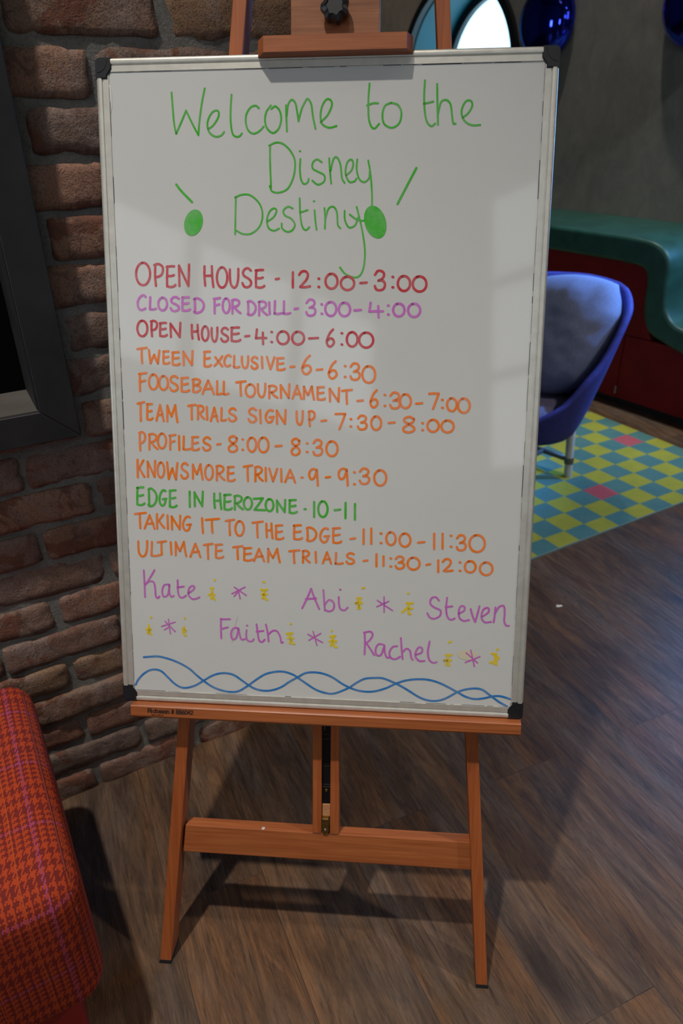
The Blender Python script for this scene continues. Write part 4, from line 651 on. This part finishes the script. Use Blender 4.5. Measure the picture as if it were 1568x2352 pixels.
INK['fig5'] = '3188,1232 3197,1232;3168,1147 3242,1157;3208,1149 3198,1089 3159,1071;3198,1089 3259,1075;3176,1006 3209,1066 3232,996 3266,986'
INK['fig6'] = '3633,1897 3655,1904;3555,1747 3615,1749;3582,1748 3561,1685 3534,1668 3627,1672;3586,1744 3605,1687;3573,1582 3583,1652 3602,1595'
INK['fig7'] = '4292,1845 4300,1845;4271,1696 4366,1699;4315,1695 4291,1632 4209,1556;4291,1621 4357,1616;4309,1610 4304,1545 4333,1535'
INK['fig8'] = '4903,1128 4927,1143;4862,933 4945,937;4902,928 4876,856 4827,849 4942,855;4867,779 4887,845 4918,771'
INK['fig9'] = '5597,1051 5605,1051;5522,985 5583,981;5557,968 5618,920;5557,968 5576,887 5502,844;5582,899 5595,818;5618,924 5557,828'
INK['smear'] = '4847,1054 4924,1034 5000,1056'
INK['smudge'] = '1786,1391 1732,1195 1699,1000'
INK['waveA'] = '336,701 440,715 556,724 671,705 805,666 938,608 1052,538 1146,452 1250,368 1392,274 1545,222 1679,208 1794,230 1929,320 2063,426 2196,515 2348,561 2480,567 2611,530 2686,484 2803,405 2964,304 3124,258 3238,261 3375,319 3465,369 3578,453 3690,514 3825,532 3960,531 4141,463 4300,380 4483,269 4619,221 4753,218 4885,265 5048,369 5168,417 5300,438 5411,422 5536,333 5661,244 5774,183'
INK['waveB'] = '194,253 231,330 312,424 412,493 510,513 606,487 700,398 794,306 889,250 986,241 1123,287 1250,368 1376,449 1492,494 1607,504 1721,479 1834,405 1934,334 2042,276 2175,252 2308,269 2441,325 2555,409 2686,490 2802,561 2940,579 3077,562 3214,508 3351,419 3465,364 3579,326 3716,311 3851,327 4008,383 4142,456 4297,516 4475,543 4631,539 4811,488 5048,369 5172,303 5306,274 5438,293 5569,330 5679,335 5812,299'
def strokes(k): return [[Vector((int(a)/1e4, int(b)/1e4)) for a, b in (q.split(',') for q in s.split())] for s in INK[k].split(';')]
inkw = [-.0012]
def write(name, keys, colour, width, label=None, jitter=0):
    bm = bmesh.new()
    for k in keys:
        for P in strokes(k):
            inkw[0] += 1e-7
            Q = catmull(P, 6) if len(P) > 2 else P
            ribbon(bm, Q, width, board, inkw[0])
    o = obj(name, bm, INKS[colour] if isinstance(colour, str) else colour, ws, recalc=False)
    if label: o['label'] = label
def patch(name, pts, colour, label=None):
    bm = bmesh.new(); inkw[0] += 1e-7
    for ring in pts: bm.faces.new([bm.verts.new(board(a, b, inkw[0])) for a, b in ring])
    o = obj(name, bm, INKS[colour] if isinstance(colour, str) else colour, ws, recalc=False)
    if label: o['label'] = label
patch('smear_mark', [[(.5165+.014*math.cos(t)*(1+.1*math.sin(3*t)), .0945+.0075*math.sin(t)) for t in [2*math.pi*i/24 for i in range(24)]]], M_SMEAR, 'faint yellow smear')
write('smudge_mark', ['smudge'], M_SMUDGE, .0018)
write('heading_line', ['welcome'], 'green', .0025, 'green heading Welcome to the')
write('heading_line', ['ship1'], 'green', .0024, 'green second heading line')
write('heading_line', ['ship2'], 'green', .0024, 'green third heading line')
write('heading_ray', ['ray_left'], 'green', .0031, 'short green stroke left of the heading')
write('heading_ray', ['ray_right'], 'green', .0031, 'short green stroke right of the heading')
SCH = [('open_house', 'red', 'OPEN HOUSE 12:00 to 3:00 in red'), ('closed', 'purple', 'CLOSED FOR DRILL 3:00 to 4:00 in purple'), ('open_again', 'red', 'OPEN HOUSE 4:00 to 6:00 in red'), ('tween', 'orange', 'TWEEN EXCLUSIVE 6 to 6:30 in orange'),
       ('tournament', 'orange', 'FOOSEBALL TOURNAMENT 6:30 to 7:00 in orange'), ('sign_up', 'orange', 'TEAM TRIALS SIGN UP 7:30 to 8:00 in orange'), ('profiles', 'orange', 'PROFILES 8:00 to 8:30 in orange'), ('trivia', 'orange', 'TRIVIA 9 to 9:30 in orange'),
       ('edge_in', 'green', 'green line ending 10 to 11'), ('taking', 'orange', 'TAKING IT TO THE EDGE 11:00 to 11:30 in orange'), ('ultimate', 'orange', 'ULTIMATE TEAM TRIALS 11:30 to 12:00 in orange')]
for k, c, l in SCH: write('schedule_line', [k], c, .0033, l)
for k, l in (('kate', 'first purple name, upper left'), ('abi', 'short purple name in the middle'), ('steven', 'purple name at the right edge'), ('faith', 'purple name in the lower row, left'), ('rachel', 'purple name in the lower row, right')):
    write('name_line', [k], 'purple', .0028, l)
for i in range(5): write('star_doodle', ['star%d' % i], 'purple', .0021)
for i in range(10): write('figure_doodle', ['fig%d' % i], 'yellow', .0034)
write('wave_doodle', ['waveA'], 'blue', .0031, 'upper blue wavy line'); write('wave_doodle', ['waveB'], 'blue', .0031, 'lower blue wavy line')
# plain scribbled ovals beside the heading
for cu, cv, a, b, an in ((.1265, .6935, .0125, .0175, -.35), (.3725, .6925, .0140, .0215, .35)):
    patch('oval_doodle', [[(cu+math.cos(an)*a*math.cos(t)-math.sin(an)*b*math.sin(t), cv+math.sin(an)*a*math.cos(t)+math.cos(an)*b*math.sin(t)) for t in [2*math.pi*i/32 for i in range(32)]]], 'green', 'filled green scribbled oval')

# ------------------------------------------------------------------ ottoman
def plaid():
    n = N('red_houndstooth_check'); uvn = n.node('ShaderNodeUVMap', uv_map='UVMap'); sp = n.node('ShaderNodeSeparateXYZ')
    # slight weave wobble
    wob = n.noise(uvn.outputs[0], 22, 2); w2 = n.math('MULTIPLY', n.math('SUBTRACT', wob, .5), .0022)
    n.link(uvn.outputs[0], sp.inputs[0])
    ta, tb = .00128, .00238                                  # thread thickness across and along
    x = n.math('ADD', n.math('DIVIDE', n.math('ADD', sp.outputs[0], w2), ta), 400); y = n.math('ADD', n.math('DIVIDE', n.math('ADD', sp.outputs[1], w2), tb), 400)
    i = n.math('FLOOR', x); j = n.math('FLOOR', y)
    PA, PB = 88, 50
    ia = n.math('WRAP', n.math('SUBTRACT', i, 400+int(.042/ta)-2-PA//2), PA, 0)     # pink column at the middle of each repeat
    jb = n.math('WRAP', n.math('SUBTRACT', j, 400+int(.001/tb)-37), PB, 0)
    si = n.math('GREATER_THAN', n.math('WRAP', n.math('ADD', ia, 2), 8, 0), 3.5); pi_ = n.math('LESS_THAN', n.math('ABSOLUTE', n.math('SUBTRACT', ia, PA/2-.5)), 3.2)
    oi = n.math('LESS_THAN', n.math('ABSOLUTE', n.math('SUBTRACT', n.math('ABSOLUTE', n.math('SUBTRACT', ia, PA/2)), 21)), .8)
    wide = n.math('GREATER_THAN', n.math('WRAP', jb, 8, 0), 3.5); fine = n.math('GREATER_THAN', n.math('WRAP', jb, 4, 0), 1.5); sel = n.math('LESS_THAN', jb, 23.5)
    sj = n.math('ADD', n.math('MULTIPLY', sel, wide), n.math('MULTIPLY', n.math('SUBTRACT', 1, sel), fine)); pj = n.math('LESS_THAN', n.math('ABSOLUTE', n.math('SUBTRACT', jb, 37.5)), 2.2)
    si = n.math('SUBTRACT', 1, si); sj = n.math('SUBTRACT', 1, sj)
    tw = n.math('LESS_THAN', n.math('WRAP', n.math('ADD', i, j), 4, 0), 1.5)
    DK = (.150, .011, .012); OR = (.42, .047, .011); PK = (.33, .050, .140)
    def yarn(s, pk):
        c = n.mix(s, OR, DK); return n.mix(n.math('MULTIPLY', pk, n.math('SUBTRACT', 1, s)), c, PK)
    c = n.mix(tw, yarn(sj, pj), yarn(si, pi_)); c = n.mix(n.math('MULTIPLY', oi, .8), c, (.48, .080, .012))
    f = n.noise(n.geo(), 900, 2); n.col(n.mix(.14, c, n.ramp(f, [(.3, (.03, .004, .003)), (.7, (.50, .12, .05))]))).rough(.85)
    n.bump(f, .3, .0008); n.set(Specular_IOR_Level=.2); return n.m
M_PLAID = plaid()
OC = Vector((-.383, .538, 0)); OA = -WD; OBd = Vector((-math.sin(WAZ), math.cos(WAZ), 0))     # from the near right corner: OA leftwards, OBd towards the wall
def ott(a, b, z): return OC+OA*a+OBd*b+UPZ*z
OW, OLn, OZ0, OZ1 = 1.05, .455, .165, .415
oc = empty('ottoman', ott(OW/2, OLn/2, 0), 'red and orange houndstooth ottoman with rounded edges in the lower left foreground', 'ottoman')
bm = bmesh.new(); box(bm, ott, 0, OW, 0, OLn, OZ0, OZ1)
bmesh.ops.recalc_face_normals(bm, faces=bm.faces)
bmesh.ops.bevel(bm, geom=list(bm.edges), offset=.042, segments=7, affect='EDGES', profile=.5)
# gentle crown on the top
uvl = bm.loops.layers.uv.new('UVMap')
for v in bm.verts:
    d = v.co-OC; a, b = d.dot(OA), d.dot(OBd)
    if v.co.z > (OZ0+OZ1)/2: v.co.z += .004*math.sin(math.pi*max(0, min(1, a/OW)))*math.sin(math.pi*max(0, min(1, b/OLn)))
for f in bm.faces:
    nrm = f.normal; x, y, z = abs(nrm.dot(OA)), abs(nrm.dot(OBd)), abs(nrm.z)
    for l in f.loops:
        d = l.vert.co-OC; a, b = d.dot(OA), d.dot(OBd)
        if z >= max(x, y)*.9: q = (a, b)
        elif y > x: q = (a, -(OZ1-d.z)+.030)
        else: q = (-(OZ1-d.z)+.030, b)
        l[uvl].uv = q
cu = obj('cushion_block', bm, M_PLAID, oc); smooth_angle(cu, 50)
# seam piping along the top edges
def piping(path, r=.0016):
    bm = bmesh.new(); n = 8; rings = []
    for k, p in enumerate(path):
        d = (path[min(k+1, len(path)-1)]-path[max(0, k-1)]).normalized(); x, y = frame_of(d)
        rings.append([p+(x*math.cos(2*math.pi*i/n)+y*math.sin(2*math.pi*i/n))*r for i in range(n)])
    loft(bm, rings); return bm
M_PIPE = simple('maroon_seam', (.16, .018, .012), .8)
ee = .0125
obj('seam', piping([ott(ee, .04+(OLn-.08)*k/20, OZ1-ee) for k in range(21)]), M_PIPE, cu, smooth=True)
obj('seam', piping([ott(ee, ee, OZ0+.05+(OZ1-OZ0-.10)*k/10) for k in range(11)]), M_PIPE, cu, smooth=True)
bm = bmesh.new(); box(bm, ott, .045, OW-.04, .045, OLn-.04, 0, OZ0+.004, .004); obj('plinth', bm, simple('red_plinth', (.26, .010, .008), .6), oc)['label'] = 'plain red plinth'

# ------------------------------------------------------------------ rug
RA = Vector((math.cos(math.radians(35)), math.sin(math.radians(35)), 0)); RB = Vector((RA.y, -RA.x, 0))
RC = Vector((.713, 2.447, 0))                    # centre of a pink square
SQ = .0905
def rug_mat():
    n = N('checkered_rug_pile'); v = n.geo()
    def dot(ax):
        d = n.node('ShaderNodeVectorMath', operation='DOT_PRODUCT'); n.link(v, d.inputs[0]); d.inputs[1].default_value = ax
        return n.math('FLOOR', n.math('ADD', n.math('DIVIDE', n.math('SUBTRACT', d.outputs['Value'], RC.dot(ax)), SQ), .5))
    a, b = dot(RA), dot(RB); par = n.math('WRAP', n.math('ADD', a, b), 2, 0)
    par = n.math('LESS_THAN', par, .5)
    def cell(p, q): return n.math('MULTIPLY', n.math('COMPARE', a, p, .1), n.math('COMPARE', b, q, .1))
    f = n.noise(v, 700, 2); f2 = n.noise(v, 9, 3); f3 = n.noise(v, 160, 3)
    yel = n.ramp(f2, [(.3, (.36, .36, .012)), (.7, (.47, .44, .012))]); tea = n.ramp(f2, [(.3, (.018, .175, .215)), (.7, (.060, .215, .215))])
    c = n.mix(par, tea, yel)
    pk = n.math('ADD', n.math('ADD', cell(0, 0), cell(5, -3)), n.math('ADD', cell(-6, 4), cell(3, 7)))
    c = n.mix(pk, c, (.56, .050, .105)); c = n.mix(.22, c, n.ramp(f, [(.3, (.01, .04, .03)), (.7, (.55, .6, .4))]), 'MIX')
    c = n.mix(.25, c, n.mix(1, c, n.ramp(f3, [(.3, (.6, .6, .6)), (.7, (1, 1, 1))]), 'MULTIPLY'))
    n.col(c).rough(.95); n.bump(f, .5, .002); n.set(Specular_IOR_Level=.1); return n.m
M_RUG = rug_mat()
def rug(a, b, z): return RC+RA*a+RB*b+UPZ*z
# edges: near-right edge runs along RA; far edge along RB
ea = (Vector((.82, 3.293, 0))-RC).dot(RA); eb = (Vector((.405, 1.983, 0))-RC).dot(RB)
bm = bmesh.new(); box(bm, rug, -.72, ea, eb-2.9, eb, 0, .006, .002)
rg = obj('checkered_rug', bm, M_RUG); tag(rg, 'yellow and teal checkered rug with scattered pink squares under the blue chair', 'rug')
bm = bmesh.new(); box(bm, rug, -.72, ea, eb, eb+.004, 0.0002, .0055); obj('edge_binding', bm, simple('rug_binding', (.16, .24, .24), .9), rg)

# ------------------------------------------------------------------ bench with green ribbon pad
M_GREEN = simple('dark_green_leather', (.019, .082, .064), .40, 0, .25, 14); M_RED = simple('dark_red_leather', (.200, .006, .011), .6, 0, .15, 10, Specular_IOR_Level=.2); M_TOE = simple('dark_toe_kick', (.012, .009, .008), .6)
bn = empty('banquette_bench', room(-1.0, -.25, 0), 'dark red wall bench with a flowing dark green padded band', 'bench')
top = [(-4.4, .752), (-1.5, .752), (-.30, .750), (-.10, .746), (-.02, .734), (.030, .702), (.052, .655), (.056, .600), (.060, .540), (.075, .480), (.112, .438), (.175, .418), (.30, .412), (.60, .412), (1.20, .412)]
low = [(1.20, .300), (.60, .300), (.30, .304), (.19, .318), (.09, .344), (.010, .375), (-.026, .435), (-.038, .51), (-.042, .575), (-.052, .615), (-.085, .636), (-.16, .642), (-.30, .644), (-1.5, .648), (-4.4, .648)]
up2 = [(1.20, .412), (1.30, .430), (1.36, .50), (1.38, .60), (1.40, .68), (1.46, .735), (1.60, .742), (3.2, .742)]; lo2 = [(3.2, .60), (1.62, .60), (1.54, .58), (1.51, .53), (1.49, .42), (1.42, .34), (1.30, .302), (1.20, .300)]
def cm2(P, per=5): return [(v.x, v.y) for v in catmull([Vector(p) for p in P], per)]
poly = cm2(top[1:-1]+up2[1:]); poly = [top[0]]+poly; pl = cm2(lo2[:-1]+low[1:-1]); pl = pl+[low[-1]]
prof2 = poly+pl
def offset(poly, d):
    out = []; n = len(poly)
    for i in range(n):
        a, b, c = Vector(poly[i-1]), Vector(poly[i]), Vector(poly[(i+1) % n])
        e1 = (b-a).normalized(); e2 = (c-b).normalized(); t = (e1+e2); t = t.normalized() if t.length > 1e-6 else e1
        nn = Vector((t.y, -t.x)); out.append(b+nn*d*min(1.6, 1/max(.5, abs(t.dot(e1)))))
    return out
rings = []; R_ = .016; nf0 = .006
for k in range(7):
    a = math.pi/2*k/6; o = offset(prof2, R_*(1-math.cos(math.pi/2-a)) if False else R_*(1-math.sin(a)))
    rings.append([room(p.x, nf0-R_*(1-math.cos(a)), p.y) for p in o])
rings.append([room(p[0], -.498, p[1]) for p in prof2])
bm = bmesh.new(); loft(bm, rings, cap=False)
from mathutils.geometry import tessellate_polygon
cap = [bm.verts.new(p) for p in rings[0]]
for tri in tessellate_polygon([[Vector((p.x, p.y, 0)) for p in offset(prof2, R_)]]):
    bm.faces.new([cap[i] for i in tri])
gp = smooth_angle(obj('green_pad', bm, M_GREEN, bn, recalc=False), 50)
for p in gp.data.polygons:
    if abs(p.normal.dot(RN)) > .999: p.use_smooth = False
pan = []
bm = bmesh.new(); prism(bm, [(-4.4, .045), (-.1125, .045), (-.1125, .339), (.018, .339), (-.008, .395), (-.028, .45), (-.034, .655), (-4.4, .655)], lambda a, b, c: room(a, c, b), -.48, -.014); obj('fascia_panel', bm, M_RED, bn)['label'] = 'dark red panel'
bm = bmesh.new(); box(bm, room, -.1095, 1.45, -.48, -.015, .045, .335, .003); obj('fascia_panel', bm, M_RED, bn)
bm = bmesh.new(); box(bm, room, 1.453, 3.2, -.48, -.014, .045, .60, .003); obj('fascia_panel', bm, M_RED, bn)
bm = bmesh.new(); box(bm, room, -4.4, 3.2, -.47, -.06, 0, .046); obj('toe_kick', bm, M_TOE, bn)
bm = bmesh.new(); box(bm, room, -.117, -.111, -.014, -.011, .062, .098, .0006); obj('metal_tab', bm, simple('dull_metal_tab', (.35, .34, .33), .5, .6), bn)

# ------------------------------------------------------------------ blue mirrored discs on the wall
M_BLUE = simple('blue_mirror', (.006, .035, .92), .055, 1.0, Coat_Weight=1.0, Coat_Roughness=.03)
def dome(s, z, label):
    bm = bmesh.new(); prof = []
    R = .172; Dp = .085
    for k in range(19):
        a = math.pi/2*k/18; prof.append((max(.0005, R*math.cos(a)), Dp*math.sin(a)))
    disc_profile(bm, room(s, N0+.022, z), RN, [(R*.93, -.012)]+prof, 64)
    o = obj('mirror_disc', bm, M_BLUE, smooth=True); tag(o, label, 'wall ornament')
    bm = bmesh.new(); disc_profile(bm, room(s, N0+.0005, z), RN, [(.03, 0), (.03, .012)], 24); obj('wall_mount', bm, M_RING, o)
dome(-1.165, 1.612, 'shiny blue convex mirror disc beside the porthole, above the board corner')
dome(-.338, 1.612, 'shiny blue convex mirror disc cut by the right edge of the photo')

# ------------------------------------------------------------------ blue tub chair
VR = Vector((.972, -.234, 0)); VC = Vector((-.234, -.972, 0)); LB = Vector((.617, 2.568, 0))
CF = (VR*-.50+VC*.87).normalized(); CS = UPZ.cross(CF)*-1            # facing direction, chair's side axis
CC = LB + CF*.15 - CS*.12
if CS.dot(VC) < 0: CS = -CS; CC = LB + CF*.15 - CS*.12
def ch(x, y, z): return CC+CS*x+CF*y+UPZ*z
M_SHELL = simple('violet_blue_felt', (.030, .034, .230), .8, 0, .2, 60); M_CUSH = simple('grey_blue_linen', (.195, .225, .370), .85, 0, .12, 120); M_PAD = simple('dusky_seat_pad', (.105, .095, .170), .85, 0, .15, 90)
M_LEGW = simple('white_leg_paint', (.50, .50, .48), .4); M_COLL = simple('grey_collar', (.13, .12, .11), .45, .3)
chair = empty('tub_chair', ch(0, 0, 0), 'violet-blue felt tub chair with pale legs on the checkered rug', 'chair')
K = 64
RIM = [(0, .705), (30, .700), (60, .650), (90, .480), (115, .365), (140, .315), (180, .300)]
def lerp_tab(tab, x):
    for (a, p), (b, q) in zip(tab, tab[1:]):
        if x <= b: t = (x-a)/(b-a); return p+(q-p)*(t*t*(3-2*t)*.4+t*.6)
    return tab[-1][1]
def rim(th): return lerp_tab(RIM, abs(math.degrees((th+math.pi) % (2*math.pi)-math.pi)))
def shell_pt(th, t, inner):
    z0 = .225; h = rim(th); fz = max(0, min(1, (h-z0)*t/.52))
    d = abs(math.degrees((th+math.pi) % (2*math.pi)-math.pi)); rr = .182+lerp_tab([(0, .150), (60, .148), (100, .150), (180, .22)], d)*fz**.85
    z = z0+(h-z0)*t
    if inner: rr -= .024; z = max(z, z0+.02)
    return ch(rr*math.sin(th), -rr*math.cos(th), z)
rings = []
rings.append([ch(.002*math.sin(2*math.pi*i/K), -.002*math.cos(2*math.pi*i/K), .205) for i in range(K)])
for r, z in ((.10, .206), (.150, .210), (.175, .217)): rings.append([ch(r*math.sin(2*math.pi*i/K), -r*math.cos(2*math.pi*i/K), z) for i in range(K)])
for k in range(11): rings.append([shell_pt(2*math.pi*i/K, k/10, False) for i in range(K)])
rings.append([shell_pt(2*math.pi*i/K, 1, False)*.5+shell_pt(2*math.pi*i/K, 1, True)*.5+UPZ*.008 for i in range(K)])
for k in range(10, -1, -1): rings.append([shell_pt(2*math.pi*i/K, k/10, True) for i in range(K)])
rings.append([ch(.02*math.sin(2*math.pi*i/K), -.02*math.cos(2*math.pi*i/K), .245) for i in range(K)])
bm = bmesh.new(); loft(bm, rings); obj('shell', bm, M_SHELL, chair, smooth=True)
bm = bmesh.new(); disc_profile(bm, ch(0, .01, .246), UPZ, [(.158, 0), (.172, .02), (.178, .06), (.168, .085), (.13, .096), (.02, .098)], 48); obj('seat_pad', bm, M_PAD, chair, smooth=True)['label'] = 'greyish violet seat pad'
for sx, sy in ((1, -1), (-1, -1), (1, 1), (-1, 1)):
    a = ch(.12*sx*.93, .15*sy*.93, .222); b = ch(.12*sx, .15*sy, 0 if False else .006)
    bm = bmesh.new(); tube(bm, a, b, .0165, .0140, 20); l = obj('leg', bm, M_LEGW, chair, smooth=True); smooth_angle(l, 40)
    q = a.lerp(b, (.222-.088)/.216); q2 = a.lerp(b, (.222-.064)/.216)
    bm = bmesh.new(); tube(bm, q, q2, .0178, .0176, 20); obj('collar', bm, M_COLL, l)['label'] = 'dark grey collar'
for x0, y0, x1, y1 in ((.12, -.15, -.12, -.15), (.12, .15, -.12, .15), (0, -.15, 0, .15)):
    bm = bmesh.new(); tube(bm, ch(x0, y0, .076), ch(x1, y1, .076), .010, .010, 12); obj('stretcher', bm, M_COLL, chair, smooth=True)
# cushion leaning on the backrest
def pillow(cx, up, right, fwd, w, h, th, seed):
    bm = bmesh.new(); n = 30; grid = {}
    for side in (1, -1):
        for i in range(n+1):
            for j in range(n+1):
                x, y = -1+2*i/n, -1+2*j/n
                if (i in (0, n) or j in (0, n)) and side == -1: continue
                f = (max(0, 1-abs(x)**3.2)**.5)*(max(0, 1-abs(y)**3.2)**.5)
                sx = x*(1-.12*y*y*abs(x)); sy = y*(1-.20*x*x)                      # softened corners
                wide = .62+.38*min(1, (y+1)/1.35)**.8                               # squeezed into the bucket at the bottom
                q = Vector((x*2.1+seed, y*2.1, side*.7))
                d = .010*noise.noise(q*1.2)*f+.006*noise.noise(q*3.5)*f
                crease = .012*math.exp(-((x-.55-.2*y)**2)/.01)*max(0, y)*f if side == 1 else 0
                grid[(i, j, side)] = bm.verts.new(cx+right*(sx*w/2*wide)+up*(sy*h/2)+fwd*(side*(th/2*f)+d-crease))
    def g(i, j, s): return grid.get((i, j, s)) or grid[(i, j, 1)]
    for side in (1, -1):
        for i in range(n):
            for j in range(n):
                q = (g(i, j, side), g(i+1, j, side), g(i+1, j+1, side), g(i, j+1, side)); bm.faces.new(q if side == 1 else q[::-1])
    return bm
lean_ = math.radians(20); cup = (UPZ*math.cos(lean_)-CF*math.sin(lean_)); cfw = (CF*math.cos(lean_)+UPZ*math.sin(lean_))
rot = math.radians(10); cr = CS*math.cos(rot)+cup*math.sin(rot); cu2 = cup*math.cos(rot)-CS*math.sin(rot)
pil = obj('cushion', pillow(ch(.010, -.112, .533), cu2, cr, cfw, .475, .415, .21, 3.3), M_CUSH, smooth=True)
tag(pil, 'grey-blue linen cushion leaning in the tub chair', 'cushion')

# ------------------------------------------------------------------ scrap on the floor
bm = bmesh.new(); c0 = Vector((.445, 1.736, .0)); pts = [(-.009, -.003), (-.004, -.006), (.004, -.004), (.010, .001), (.006, .005), (.0, .003), (-.006, .006)]
vs = [bm.verts.new(c0+Vector((a, b, .0012+.0016*((i*37) % 5)/4))) for i, (a, b) in enumerate(pts)]; vc = bm.verts.new(c0+Vector((0, 0, .0045)))
for i in range(len(vs)): bm.faces.new((vs[i], vs[(i+1) % len(vs)], vc))
ex = bmesh.ops.extrude_face_region(bm, geom=list(bm.faces)); bmesh.ops.translate(bm, verts=[v for v in ex['geom'] if isinstance(v, bmesh.types.BMVert)], vec=(0, 0, -.001))
tag(obj('paper_scrap', bm, simple('white_paper', (.75, .74, .72), .8)), 'small white scrap of paper lying on the floor right of the easel', 'litter')
